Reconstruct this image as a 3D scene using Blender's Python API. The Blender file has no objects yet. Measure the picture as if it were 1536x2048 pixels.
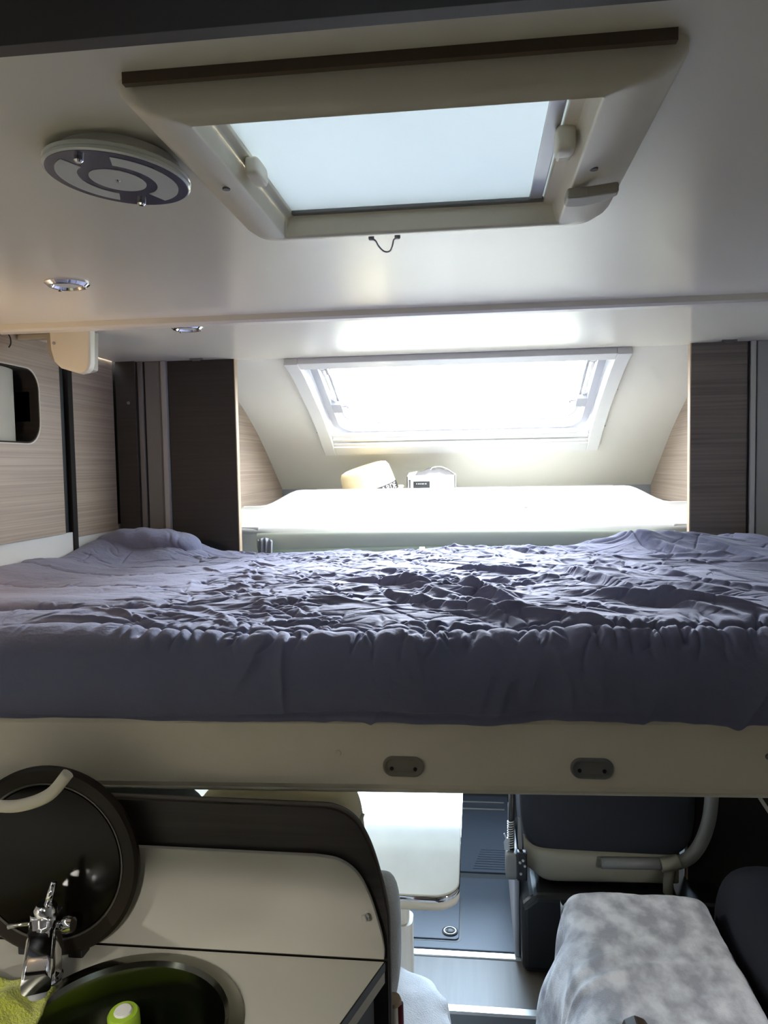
import bpy, bmesh, math, random
import numpy as np
from mathutils import Vector, Matrix
PI = math.pi
scn = bpy.context.scene
COL = scn.collection

# ------------------------------------------------------------------ camera
YAW, PITCH, ROLL = 6.75, 3.5, 1.0
cd = bpy.data.cameras.new('camera'); cam = bpy.data.objects.new('camera', cd); COL.objects.link(cam)
cd.sensor_fit = 'HORIZONTAL'; cd.sensor_width = 36; cd.lens = 36 * 1530 / 1536; cd.clip_start = .01
yw, pt, rl = map(math.radians, (YAW, PITCH, ROLL))
fw = Vector((-math.sin(yw) * math.cos(pt), math.cos(yw) * math.cos(pt), -math.sin(pt)))
rt = Vector((math.cos(yw), math.sin(yw), 0)); up = rt.cross(fw)
rt2 = rt * math.cos(rl) - up * math.sin(rl); up2 = rt * math.sin(rl) + up * math.cos(rl)
M = Matrix((rt2, up2, -fw)).transposed().to_4x4(); M.translation = (0, 0, 1.65)
cam.matrix_world = M; scn.camera = cam

# ------------------------------------------------------------------ sky and exposure
SKY = 9
w = bpy.data.worlds.new('sky'); scn.world = w; w.use_nodes = True
bg = w.node_tree.nodes['Background']; bg.inputs[0].default_value = (.90, .96, 1.0, 1); bg.inputs[1].default_value = SKY
vs = scn.view_settings; vs.view_transform = 'Standard'; vs.look = 'None'; vs.gamma = 1; vs.exposure = 1.06; vs.use_curve_mapping = False
sl = bpy.data.lights.new('hazy_sun', 'SUN'); sl.energy = 22; sl.angle = math.radians(34); sl.color = (.90, .95, 1)
so = bpy.data.objects.new('hazy_sun', sl); COL.objects.link(so)
so.rotation_euler = Vector((-.06, -math.cos(math.radians(25)), -math.sin(math.radians(25)))).to_track_quat('-Z', 'Y').to_euler()
scn.cycles.max_bounces = 14; scn.cycles.diffuse_bounces = 7; scn.cycles.transparent_max_bounces = 16
scn.cycles.sample_clamp_indirect = 8

def portal(loc, aim, sx, sy):
    """marks a window opening for the sky's sampling; gives off no light of its own"""
    l = bpy.data.lights.new('window_portal', 'AREA'); l.shape = 'RECTANGLE'; l.size = sx; l.size_y = sy; l.cycles.is_portal = True
    o = bpy.data.objects.new('window_portal', l); COL.objects.link(o); o.location = loc
    o.rotation_euler = Vector(aim).to_track_quat('-Z', 'Y').to_euler()

# ------------------------------------------------------------------ materials
def mat(name, col, rough=.5, metal=0, spec=.5, coat=0, bump=None, mix=None, sheen=0):
    """bump=(scale,strength,dist) noise relief; mix=(colour2, scale3, detail, contrast) mottling in object space"""
    m = bpy.data.materials.new(name); m.use_nodes = True; nt = m.node_tree; N = nt.nodes; L = nt.links
    b = N['Principled BSDF']; b.inputs['Base Color'].default_value = (*col, 1); b.inputs['Roughness'].default_value = rough
    b.inputs['Metallic'].default_value = metal; b.inputs['Specular IOR Level'].default_value = spec
    b.inputs['Coat Weight'].default_value = coat; b.inputs['Coat Roughness'].default_value = .08
    b.inputs['Sheen Weight'].default_value = sheen
    tc = N.new('ShaderNodeTexCoord')
    if bump:
        n = N.new('ShaderNodeTexNoise'); n.inputs['Scale'].default_value = bump[0]; n.inputs['Detail'].default_value = 4
        L.new(tc.outputs['Object'], n.inputs['Vector'])
        bp = N.new('ShaderNodeBump'); bp.inputs['Strength'].default_value = bump[1]; bp.inputs['Distance'].default_value = bump[2]
        L.new(n.outputs['Fac'], bp.inputs['Height']); L.new(bp.outputs[0], b.inputs['Normal'])
    if mix:
        mp = N.new('ShaderNodeMapping'); mp.inputs['Scale'].default_value = mix[1]
        L.new(tc.outputs['Object'], mp.inputs['Vector'])
        n = N.new('ShaderNodeTexNoise'); n.inputs['Scale'].default_value = 1; n.inputs['Detail'].default_value = mix[2]
        L.new(mp.outputs[0], n.inputs['Vector'])
        r = N.new('ShaderNodeValToRGB'); c = mix[3]
        r.color_ramp.elements[0].position = .5 - c; r.color_ramp.elements[1].position = .5 + c
        r.color_ramp.elements[0].color = (*col, 1); r.color_ramp.elements[1].color = (*mix[0], 1)
        L.new(n.outputs['Fac'], r.inputs[0]); L.new(r.outputs[0], b.inputs['Base Color'])
    return m

def glass_mat(name, tint=(1, 1, 1), clear=.93, rough=.02):
    m = bpy.data.materials.new(name); m.use_nodes = True; nt = m.node_tree; N = nt.nodes; N.clear()
    o = N.new('ShaderNodeOutputMaterial'); t = N.new('ShaderNodeBsdfTransparent'); t.inputs[0].default_value = (*tint, 1)
    g = N.new('ShaderNodeBsdfGlossy'); g.inputs['Roughness'].default_value = rough
    x = N.new('ShaderNodeMixShader'); x.inputs[0].default_value = 1 - clear
    nt.links.new(t.outputs[0], x.inputs[1]); nt.links.new(g.outputs[0], x.inputs[2]); nt.links.new(x.outputs[0], o.inputs[0])
    return m

def cloth_mat(name, col, col2, scale, trans):
    m = bpy.data.materials.new(name); m.use_nodes = True; nt = m.node_tree; N = nt.nodes; N.clear()
    o = N.new('ShaderNodeOutputMaterial'); d = N.new('ShaderNodeBsdfDiffuse'); t = N.new('ShaderNodeBsdfTranslucent')
    x = N.new('ShaderNodeMixShader'); x.inputs[0].default_value = trans
    tc = N.new('ShaderNodeTexCoord'); n = N.new('ShaderNodeTexNoise'); n.inputs['Scale'].default_value = scale
    r = N.new('ShaderNodeValToRGB'); r.color_ramp.elements[0].color = (*col, 1); r.color_ramp.elements[1].color = (*col2, 1)
    nt.links.new(tc.outputs['Object'], n.inputs[0]); nt.links.new(n.outputs['Fac'], r.inputs[0])
    for s in (d, t): nt.links.new(r.outputs[0], s.inputs[0])
    nt.links.new(d.outputs[0], x.inputs[1]); nt.links.new(t.outputs[0], x.inputs[2]); nt.links.new(x.outputs[0], o.inputs[0])
    return m

m_ceil = mat('cream_laminate', (.74, .70, .585), .25, spec=.55, bump=(6, .03, .01))
m_plas = mat('cream_plastic', (.74, .69, .575), .42, bump=(260, .06, .002))
m_plas_shade = mat('shade_painted_cream', (.36, .33, .27), .5)  # darker copy of the cream plastic, shade put into its colour
m_white = mat('white_plastic', (.64, .63, .61), .4)
m_shelf = mat('white_moulding', (.76, .76, .73), .5)
m_head = mat('pale_headliner', (.66, .635, .57), .75, bump=(400, .08, .002))
m_wood = mat('ash_wood', (.42, .335, .265), .5, mix=((.31, .24, .19), (1.5, 1.5, 220), 3, .16), bump=(150, .05, .001))
m_woodx = mat('grey_ash_wood', (.19, .16, .135), .5, mix=((.12, .10, .085), (2, 2, 130), 5, .16))
m_parti = mat('dark_partition_wood', (.020, .017, .016), .55, mix=((.012, .010, .010), (3, 3, 130), 5, .2))
m_wenge = mat('wenge_wood', (.040, .033, .030), .5, mix=((.024, .02, .018), (3, 3, 110), 5, .2))
m_dark = mat('dark_laminate', (.014, .012, .011), .75, spec=.25)
m_black = mat('black_plastic', (.008, .008, .009), .45)
m_prof = mat('pale_grey_profile', (.32, .31, .30), .4)
m_alu = mat('brushed_aluminium', (.50, .50, .49), .38, metal=.75)
m_greyp = mat('grey_profile', (.15, .145, .14), .45)
m_edge = mat('pale_edge', (.55, .42, .30), .5)
m_chrome = mat('chrome', (.82, .82, .84), .07, metal=1)
m_steel = mat('brushed_steel', (.20, .20, .165), .17, metal=1, bump=(60, .04, .002))
m_mirror = mat('smoked_mirror', (.07, .065, .095), .2, spec=.7)
m_frost = mat('frosted_glass', (.55, .57, .55), .5)
m_seal = mat('grey_rubber', (.33, .33, .36), .5)
m_rail = mat('taupe_cream_panel', (.74, .67, .54), .55, bump=(220, .10, .002))
m_duvet = mat('grey_lilac_cotton', (.140, .150, .228), .9, spec=.1, sheen=.12, bump=(75, .55, .0032), mix=((.162, .170, .256), (5, 5, 5), 3, .3))
m_counter = mat('cream_worktop', (.56, .54, .47), .28, bump=(180, .03, .001))
m_splash = mat('cream_board', (.52, .50, .44), .3)
m_lid = mat('dark_glass', (.004, .003, .0025), .2, spec=.2)
m_lidrim = mat('bronze_rim', (.016, .011, .007), .5, spec=.3)
m_beige = mat('beige_upholstery', (.58, .51, .37), .85, bump=(500, .25, .002))
m_pipe = mat('white_piping', (.6, .56, .48), .7)
m_red = mat('red_piping', (.16, .01, .03), .6)
m_plush = mat('silver_plush', (.80, .80, .84), .85, spec=.2, sheen=.5, mix=((.36, .36, .41), (20, 14, 18), 6, .13), bump=(320, .5, .004))
m_plush2 = mat('pale_plush', (.56, .56, .58), .85, spec=.2, sheen=.5, mix=((.36, .36, .38), (16, 9, 9), 4, .2), bump=(320, .5, .004))
m_table = mat('marbled_tabletop', (.70, .68, .63), .05, spec=.6, coat=.5, mix=((.58, .565, .52), (7, 3, 7), 6, .18))
m_floor = mat('pale_wood_vinyl', (.074, .060, .046), .5, mix=((.056, .045, .035), (60, 3, 3), 5, .2))
m_rub = mat('blue_grey_rubber', (.054, .068, .096), .5, spec=.35, bump=(40, .1, .002))
m_rubd = mat('dark_rubber', (.03, .032, .036), .5)
m_navy = mat('navy_fabric', (.006, .007, .016), .85, bump=(400, .3, .002))
m_seat = mat('charcoal_fabric', (.012, .013, .019), .85, bump=(500, .3, .002))
m_shell = mat('khaki_plastic', (.21, .195, .15), .55, bump=(350, .1, .002))
m_tube = mat('grey_tube', (.16, .16, .155), .5)
m_yellow = mat('lime_microfibre', (.46, .50, .045), .95, sheen=.4, bump=(260, .9, .006))
m_lime = mat('lime_plastic', (.36, .55, .04), .35)
m_straw = mat('pale_straw', (.76, .62, .36), .8, bump=(260, .25, .002))
m_ink = mat('black_print', (.012, .012, .014), .6)
m_paper = mat('white_card', (.78, .77, .74), .6)
m_foil = mat('grey_film', (.09, .085, .085), .25)
m_green = mat('sage_trim', (.52, .57, .48), .55)
m_curt = mat('grey_curtain', (.34, .36, .40), .9)
m_leather = mat('brown_leather', (.05, .03, .022), .45, bump=(80, .3, .002))
m_strap = mat('grey_webbing', (.32, .31, .28), .8)
m_grass = mat('grass', (.20, .24, .12), 1, mix=((.27, .29, .17), (1, 1, 1), 4, .2))
m_brown = mat('gap_shadow_brown', (.11, .08, .05), .7)
m_glass = glass_mat('clear_glass')
m_acryl = glass_mat('tinted_acrylic', (.93, .95, .97), .95)
m_hglass = glass_mat('lamp_glass', (.95, .97, .97), .8)
m_blind = cloth_mat('white_blind', (.66, .70, .72), (.72, .75, .76), 3, .20)

# ------------------------------------------------------------------ mesh helpers (world coordinates)
def link(name, verts, faces, m, parent=None, smooth=False, bev=0, seg=2):
    me = bpy.data.meshes.new(name); me.from_pydata([tuple(v) for v in verts], [], faces)
    if len(verts) < 20000:
        b = bmesh.new(); b.from_mesh(me); bmesh.ops.recalc_face_normals(b, faces=b.faces); b.to_mesh(me); b.free()
    me.materials.append(m)
    o = bpy.data.objects.new(name, me); COL.objects.link(o)
    if smooth: me.polygons.foreach_set('use_smooth', [len(p.vertices) <= 4 for p in me.polygons])
    if bev:
        md = o.modifiers.new('bevel', 'BEVEL'); md.width = bev; md.segments = seg; md.limit_method = 'ANGLE'; md.angle_limit = .6
    if parent is not None:
        o.parent = parent
        if parent.type == 'EMPTY': o.matrix_parent_inverse = Matrix.Translation(-Vector(parent.location))
        else: o.matrix_parent_inverse = parent.matrix_world.inverted() if parent.parent is None else Matrix()
    return o

def thing(name, label, cat, loc=(0, 0, 0), group=None):
    o = bpy.data.objects.new(name, None); COL.objects.link(o); o.location = loc; o.empty_display_size = .05
    o['label'] = label; o['category'] = cat
    if group: o['group'] = group
    return o
def tag(o, label, cat, group=None):
    o['label'] = label; o['category'] = cat
    if group: o['group'] = group
    return o
def struct(o): o['kind'] = 'structure'; return o
def struct_root(name):
    o = bpy.data.objects.new(name, None); COL.objects.link(o); o['kind'] = 'structure'; return o
def lab(o, t): o['label'] = t; return o

def boxv(x0, x1, y0, y1, z0, z1):
    return ([(x0, y0, z0), (x1, y0, z0), (x1, y1, z0), (x0, y1, z0), (x0, y0, z1), (x1, y0, z1), (x1, y1, z1), (x0, y1, z1)],
            [(0, 3, 2, 1), (4, 5, 6, 7), (0, 1, 5, 4), (1, 2, 6, 5), (2, 3, 7, 6), (3, 0, 4, 7)])
def join(parts):
    V, F = [], []
    for v, f in parts:
        n = len(V); V += list(v); F += [tuple(i + n for i in q) for q in f]
    return V, F
def box(name, x0, x1, y0, y1, z0, z1, m, parent=None, bev=.003, seg=2):
    return link(name, *boxv(x0, x1, y0, y1, z0, z1), m, parent, bev=bev, seg=seg)
def boxes(name, bs, m, parent=None, bev=0):
    return link(name, *join([boxv(*b) for b in bs]), m, parent, bev=bev)

def prismv(poly, axis, a0, a1):
    """poly in the plane across axis: x->(y,z) y->(x,z) z->(x,y)"""
    f = {'x': lambda p, a: (a, p[0], p[1]), 'y': lambda p, a: (p[0], a, p[1]), 'z': lambda p, a: (p[0], p[1], a)}[axis]
    n = len(poly); V = [f(p, a0) for p in poly] + [f(p, a1) for p in poly]
    return V, [tuple(range(n)), tuple(range(2 * n - 1, n - 1, -1))] + [(i, (i + 1) % n, n + (i + 1) % n, n + i) for i in range(n)]
def prism(name, poly, axis, a0, a1, m, parent=None, bev=0, seg=2, smooth=False):
    return link(name, *prismv(poly, axis, a0, a1), m, parent, bev=bev, seg=seg, smooth=smooth)

def rrect(x0, x1, y0, y1, r, n=6):
    """rounded rectangle, r one radius or four (from x1y1 counter-clockwise)"""
    if not hasattr(r, '__len__'): r = (r,) * 4
    P = []
    for k, (cx, cy) in enumerate(((x1 - r[0], y1 - r[0]), (x0 + r[1], y1 - r[1]), (x0 + r[2], y0 + r[2]), (x1 - r[3], y0 + r[3]))):
        for i in range(n + 1):
            a = (k + i / n) * PI / 2; P.append((cx + r[k] * math.cos(a), cy + r[k] * math.sin(a)))
    return P
def loftv(loops, cap0=False, cap1=False, closed=True):
    n = len(loops[0]); V = [p for l in loops for p in l]; F = []
    for k in range(len(loops) - 1):
        for i in range(n if closed else n - 1):
            j = (i + 1) % n; F.append((k * n + i, k * n + j, (k + 1) * n + j, (k + 1) * n + i))
    if cap0: F.append(tuple(range(n))[::-1])
    if cap1: F.append(tuple(range((len(loops) - 1) * n, len(loops) * n)))
    return V, F
def loft(name, loops, m, parent=None, cap0=False, cap1=False, smooth=True, bev=0):
    return link(name, *loftv(loops, cap0, cap1), m, parent, smooth=smooth, bev=bev)
def ringcap(name, outer, inner, a0, a1, axis, m, parent=None, bev=.002):
    """flat frame between two outlines of equal count, with thickness"""
    f = {'x': lambda p, a: (a, p[0], p[1]), 'y': lambda p, a: (p[0], a, p[1]), 'z': lambda p, a: (p[0], p[1], a)}[axis]
    L = [[f(p, a0) for p in outer], [f(p, a1) for p in outer], [f(p, a1) for p in inner], [f(p, a0) for p in inner], [f(p, a0) for p in outer]]
    V, F = loftv(L[:4]); n = len(outer)
    F += [(3 * n + i, 3 * n + (i + 1) % n, (i + 1) % n, i) for i in range(n)]
    return link(name, V, F, m, parent, bev=bev)

def lathev(prof, c, axis=(0, 0, 1), n=32):
    """prof: list of (radius, height along axis)"""
    c0, c1 = prof[0][0] == 0, prof[-1][0] == 0
    prof = [q for q in prof if q[0] > 0]
    a = Vector(axis).normalized(); u = a.orthogonal().normalized(); v = a.cross(u); c = Vector(c)
    loops = [[c + a * h + (u * math.cos(t) + v * math.sin(t)) * max(r, 1e-5) for t in (2 * PI * i / n for i in range(n))] for r, h in prof]
    return loftv(loops, c0, c1)
def lathe(name, prof, c, m, parent=None, axis=(0, 0, 1), n=32, smooth=True, bev=0):
    o = link(name, *lathev(prof, c, axis, n), m, parent, smooth=smooth)
    if smooth: o.modifiers.new('edges', 'EDGE_SPLIT').split_angle = .6
    return o

def smoothpts(P, k=6):
    P = [Vector(p) for p in P]; out = []
    for i in range(len(P) - 1):
        p0, p1, p2, p3 = P[max(i - 1, 0)], P[i], P[i + 1], P[min(i + 2, len(P) - 1)]
        for j in range(k):
            t = j / k
            out.append(.5 * ((2 * p1) + (p2 - p0) * t + (2 * p0 - 5 * p1 + 4 * p2 - p3) * t * t + (3 * p1 - p0 - 3 * p2 + p3) * t ** 3))
    return out + [P[-1]]
def tubev(P, r, n=10):
    P = [Vector(p) for p in P]; N = len(P); R = r if hasattr(r, '__len__') else [r] * N
    loops = []; u = None
    for i in range(N):
        d = (P[min(i + 1, N - 1)] - P[max(i - 1, 0)]).normalized()
        u = d.orthogonal().normalized() if u is None else (u - d * u.dot(d)).normalized()
        v = d.cross(u)
        loops.append([P[i] + (u * math.cos(a) + v * math.sin(a)) * R[i] for a in (2 * PI * k / n for k in range(n))])
    return loftv(loops, True, True)
def tube(name, P, r, m, parent=None, n=10): return link(name, *tubev(P, r, n), m, parent, smooth=True)

def superbox(name, c, s, m, parent=None, p=4, nu=36, nv=18, fn=None):
    """soft cushion shape"""
    V, F = [], []
    e = 2 / p; sp = lambda q: math.copysign(abs(q) ** e, q)
    for j in range(nv + 1):
        b = -PI / 2 + PI * j / nv
        for i in range(nu):
            a = 2 * PI * i / nu
            v = Vector((c[0] + s[0] * sp(math.cos(b)) * sp(math.cos(a)), c[1] + s[1] * sp(math.cos(b)) * sp(math.sin(a)), c[2] + s[2] * sp(math.sin(b))))
            V.append(fn(v) if fn else v)
    for j in range(nv):
        for i in range(nu): F.append((j * nu + i, j * nu + (i + 1) % nu, (j + 1) * nu + (i + 1) % nu, (j + 1) * nu + i))
    return link(name, V, F, m, parent, smooth=True)

def gridmesh(name, X, Y, Z, m, parent=None):
    nv, nu = X.shape
    V = np.stack([X, Y, Z], -1).reshape(-1, 3)
    i = np.arange(nv * nu).reshape(nv, nu)
    Fq = np.stack([i[:-1, :-1], i[:-1, 1:], i[1:, 1:], i[1:, :-1]], -1).reshape(-1, 4)
    me = bpy.data.meshes.new(name); me.vertices.add(len(V)); me.vertices.foreach_set('co', V.ravel())
    me.loops.add(Fq.size); me.loops.foreach_set('vertex_index', Fq.ravel().astype(np.int32))
    me.polygons.add(len(Fq)); me.polygons.foreach_set('loop_start', np.arange(0, Fq.size, 4, dtype=np.int32))
    me.update(calc_edges=True); me.validate(); me.polygons.foreach_set('use_smooth', np.ones(len(Fq), bool)); me.materials.append(m)
    o = bpy.data.objects.new(name, me); COL.objects.link(o)
    if parent is not None:
        o.parent = parent
        if parent.type == 'EMPTY': o.matrix_parent_inverse = Matrix.Translation(-Vector(parent.location))
    return o
def sstep(a, b, x): t = np.clip((x - a) / (b - a), 0, 1); return t * t * (3 - 2 * t)
def vnoise(x, y, seed):
    """smooth value noise"""
    xi = np.floor(x).astype(int); yi = np.floor(y).astype(int); fx = x - xi; fy = y - yi
    fx = fx * fx * (3 - 2 * fx); fy = fy * fy * (3 - 2 * fy)
    def h(i, j):
        n = (i * 374761393 + j * 668265263 + seed * 1442695041) & 0x7fffffff
        n = ((n ^ (n >> 13)) * 1274126177) & 0x7fffffff
        return ((n ^ (n >> 16)) & 0xffff) / 65535.
    return (h(xi, yi) * (1 - fx) + h(xi + 1, yi) * fx) * (1 - fy) + (h(xi, yi + 1) * (1 - fx) + h(xi + 1, yi + 1) * fx) * fy - .5
def fbm(x, y, seed, o=4): return sum(vnoise(x * 2 ** k, y * 2 ** k, seed + k) / 2 ** k for k in range(o))

# ================================================================== SHELL
XL, XR = -1.15, 1.05
CX0, CX1 = -1.0, .90
# ---- ceiling
H = (-.262, .128, .69, 1.06)          # opening of the roof hatch
ceil = struct(boxes('ceiling', [(XL, H[0], -2.4, 1.735, 2.0, 2.03), (H[1], XR, -2.4, 1.735, 2.0, 2.03), (H[0], H[1], -2.4, H[2], 2.0, 2.03), (H[0], H[1], H[3], 1.735, 2.0, 2.03)], m_ceil))
box('ceiling_panel', XL, XR, 1.735, 2.47, 1.998, 2.03, m_ceil, ceil, bev=0)
struct(prism('trim_1', [(1.727, 2.0), (1.729, 1.988), (1.735, 1.983), (1.752, 1.981), (1.764, 1.984), (1.77, 1.998)], 'x', XL + .02, XR, m_ceil, bev=0))
# ---- side walls
def wall_with_holes(name, axis, a0, a1, u0, u1, v0, v1, holes, m):
    """wall slab across axis from a0 to a1, with rectangular holes (u0,u1,v0,v1)"""
    us = sorted({u0, u1, *[h[0] for h in holes], *[h[1] for h in holes]}); vs_ = sorted({v0, v1, *[h[2] for h in holes], *[h[3] for h in holes]})
    B = []
    for i in range(len(us) - 1):
        for j in range(len(vs_) - 1):
            cu, cv = (us[i] + us[i + 1]) / 2, (vs_[j] + vs_[j + 1]) / 2
            if any(h[0] < cu < h[1] and h[2] < cv < h[3] for h in holes): continue
            q = (us[i], us[i + 1], vs_[j], vs_[j + 1])
            B.append((a0, a1, q[0], q[1], q[2], q[3]) if axis == 'x' else (q[0], q[1], a0, a1, q[2], q[3]))
    return struct(boxes(name, B, m))
m_wallw = mat('white_wallboard', (.66, .65, .62), .6)
wl = wall_with_holes('wall_left', 'x', XL - .10, XL - .025, -2.4, 2.47, 0, 2.03, [(1.3, 2.1, .82, 1.12), (1.24, 1.93, 1.72, 1.915)], m_wallw)
wr = wall_with_holes('wall_right', 'x', XR, XR + .05, -2.4, 2.47, 0, 2.03, [], m_wallw)
wall_with_holes('wall_back', 'y', -2.45, -2.4, XL - .1, XR + .05, 0, 2.03, [], m_woodx)
portal((XL - .06, 1.7, .97), (1, 0, 0), .8, .3)
for n, (x, y0, y1, z0, z1) in {'assumed_window': (XL - .08, 1.3, 2.1, .82, 1.12)}.items():  # assumed window hidden below the bed, added to light the table
    r = struct_root(n)
    ringcap('frame', rrect(y0 - .02, y1 + .02, z0 - .02, z1 + .02, .03), rrect(y0 + .02, y1 - .02, z0 + .02, z1 - .02, .05), x, x + .02, 'x', m_seal, r)
    box('pane', x + .005, x + .009, y0, y1, z0, z1, m_glass, r, bev=0)
struct(boxes('wall_bulkhead', [(XL - .1, CX0 + .0, 2.40, 2.47, 0, 2.03), (CX1 - .0, XR + .05, 2.43, 2.47, 0, 2.03), (CX0 - .001, -.86, 2.43, 2.47, 1.49, 2.03), (.75, CX1 + .001, 2.43, 2.47, 1.49, 2.03)], m_dark))

# left wall cladding: wood panel with rounded niche, groove, second panel
py1 = 2.04
out = rrect(.95, py1, 1.473, 2.0, .001, 8); inn = rrect(1.22, 1.935, 1.722, 1.918, (.055, .02, .02, .06), 8)
ringcap('panel', out, inn, XL - .025, XL, 'x', m_wood, wl, bev=0)
ringcap('panel_rim', rrect(1.218, 1.937, 1.720, 1.920, (.055, .02, .02, .06), 8), rrect(1.221, 1.934, 1.723, 1.917, (.055, .02, .02, .06), 8), XL - .02, XL + .0008, 'x', m_pipe, wl, bev=0)
box('lower_panel', XL - .025, XL - .006, .95, 2.46, 1.12, 1.472, m_wallw, wl, bev=0)
box('rear_panel', XL - .025, XL - .004, 2.115, 2.37, 1.455, 2.0, m_wood, wl, bev=.001)
box('dark_strip', XL - .025, XL - .014, 2.04, 2.085, 1.44, 2.0, m_black, wl, bev=0)
lab(box('groove_rail', XL - .02, XL - .002, 2.088, 2.113, 1.40, 2.0, m_dark, wl, bev=.001), 'dark vertical strip in the wall')
wn = struct_root('window_1')
boxes('reveal', [(XL - .10, XL - .025, 1.24, 1.93, 1.716, 1.72), (XL - .10, XL - .025, 1.24, 1.93, 1.915, 1.919), (XL - .10, XL - .025, 1.93, 1.934, 1.716, 1.919)], m_dark, wn)
ringcap('jamb', rrect(1.2215, 1.9335, 1.7235, 1.9165, (.054, .02, .02, .059), 8), rrect(1.225, 1.930, 1.727, 1.913, (.051, .018, .018, .056), 8), XL - .098, XL - .0006, 'x', m_dark, wn, bev=0)
# pulled-back pleated shade with a rounded end
V = []; pr = [(1.2, XL - .012), (1.60, XL - .012), (1.77, XL - .014), (1.82, XL - .018), (1.86, XL - .028), (1.89, XL - .044), (1.912, XL - .066), (1.922, XL - .092)]
prof = [Vector((b, a, 0)) for a, b in pr]
loops = [[(p[0], p[1], 1.72) for p in smoothpts(prof, 4)], [(p[0], p[1], 1.915) for p in smoothpts(prof, 4)]]
link('shade', *loftv(loops, closed=False), mat('niche_cream', (.42, .40, .33), .6), wn, smooth=True)
box('pane', XL - .097, XL - .093, 1.24, 1.93, 1.72, 1.915, m_lid, wn, bev=0)

# lift mechanism cover
lc = thing('lift_cover', 'cream plastic cover with rounded lower corners hanging at top of left wall', 'cover', (-1.05, 1.83, 1.95))
pl = [(-.933, 2.0), (-.936, 1.915), (-.940, 1.900), (-.950, 1.892), (-.966, 1.889), (-1.014, 1.904), (-1.030, 1.920), (-1.038, 1.95), (-1.040, 2.0)]
sh = prism('shell', pl, 'y', 1.805, 1.835, m_plas, lc, bev=.006, seg=3)
lab(prism('side_skirt', [(-1.066, 2.0), (-1.066, 1.955), (-1.055, 1.930), (-1.035, 1.912), (-.97, 1.895), (-.945, 1.90), (-.94, 2.0)], 'y', 1.836, 1.868, m_plas_shade, lc, bev=.006), 'rear half of the cover with shade painted into its colour')
box('wall_bracket', XL, -1.06, 1.845, 1.865, 1.984, 1.998, m_plas_shade, lc)
lathe('screw', [(0, 0), (.004, 0), (.004, -.002), (0, -.003)], (-1.027, 1.805, 1.965), m_alu, lc, (0, 1, 0), 12)
cb = tag(tube('cable', smoothpts([(-1.146, 1.79, 1.998), (-1.14, 1.80, 1.985), (-1.138, 1.80, 1.968), (-1.144, 1.80, 1.958)]), .0018, m_black, n=6), 'thin black cable loop beside the cream cover on left wall', 'cable')

# ---- cab partitions, left and right
def partition(x_in, s, label):
    t = thing('partition', label, 'partition', (x_in, 2.42, 0), 'wooden partitions beside the cab opening')
    a = lambda q: x_in - s * q
    def bx(n, q0, q1, y0, y1, z0, z1, m, bev=.002):
        xs = sorted((a(q0), a(q1))); return box(n, xs[0], xs[1], y0, y1, z0, z1, m, t, bev=bev)
    wd = 0.225 if s > 0 else .165
    pnl = bx('panel', .003, wd, 2.4, 2.425, .1 if s > 0 else 1.14, 1.998, m_parti if s > 0 else m_woodx)
    lab(bx('edge_band', 0, .003, 2.4, 2.425, .1, 1.998, m_edge, 0), 'pale edge band')
    if s > 0: strips = ((wd, wd + .018, 2.385, m_prof), (wd + .018, wd + .024, 2.39, m_greyp), (wd + .024, wd + .075, 2.393, m_greyp), (wd + .075, wd + .08, 2.396, m_dark), (wd + .08, wd + .098, 2.388, m_greyp))
    else: strips = ((wd, wd + .004, 2.396, m_dark), (wd + .004, wd + .020, 2.387, m_alu), (wd + .020, wd + .024, 2.396, m_dark))
    for q0, q1, y0, m in strips: bx('profile', q0, q1, y0, 2.43, .1 if s > 0 else 1.14, 1.998, m, .003)
    return t, a, wd
t, a, wd = partition(-.757, 1, 'dark wenge partition with grey vertical profile left of the cab opening')
box('filler_panel', XL, -1.08, 2.375, 2.40, .1, 1.998, m_parti, t)
lathe('screw_cap', [(0, 0), (.005, 0), (.005, -.003), (0, -.004)], (-1.105, 2.374, 1.865), m_greyp, t, (0, 1, 0), 12)
t, a, wd = partition(.645, -1, 'taupe wood partition with pale vertical profile right of the cab opening')
lab(box('white_panel', .645 + .165 + .024, XR, 2.392, 2.43, 1.14, 1.998, mat('pale_grey_panel', (.34, .35, .33), .5), t), 'pale grey wall panel')
box('lower_panel', .648, XR, 2.39, 2.43, .1, 1.138, m_dark, t)
# white catch on the ceiling above each panel
for x, nm in ((-.87, 'small grey ceiling clip above the dark left partition'), (.745, 'small grey ceiling clip above the taupe right partition')):
    tag(link('ceiling_clip', *join([boxv(x - .012, x + .012, 2.36, 2.366, 1.990, 1.998), boxv(x - .02, x - .012, 2.358, 2.368, 1.993, 1.998), boxv(x + .012, x + .02, 2.358, 2.368, 1.993, 1.998)]), m_greyp), nm, 'clip', 'ceiling clips over the partitions')

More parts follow.
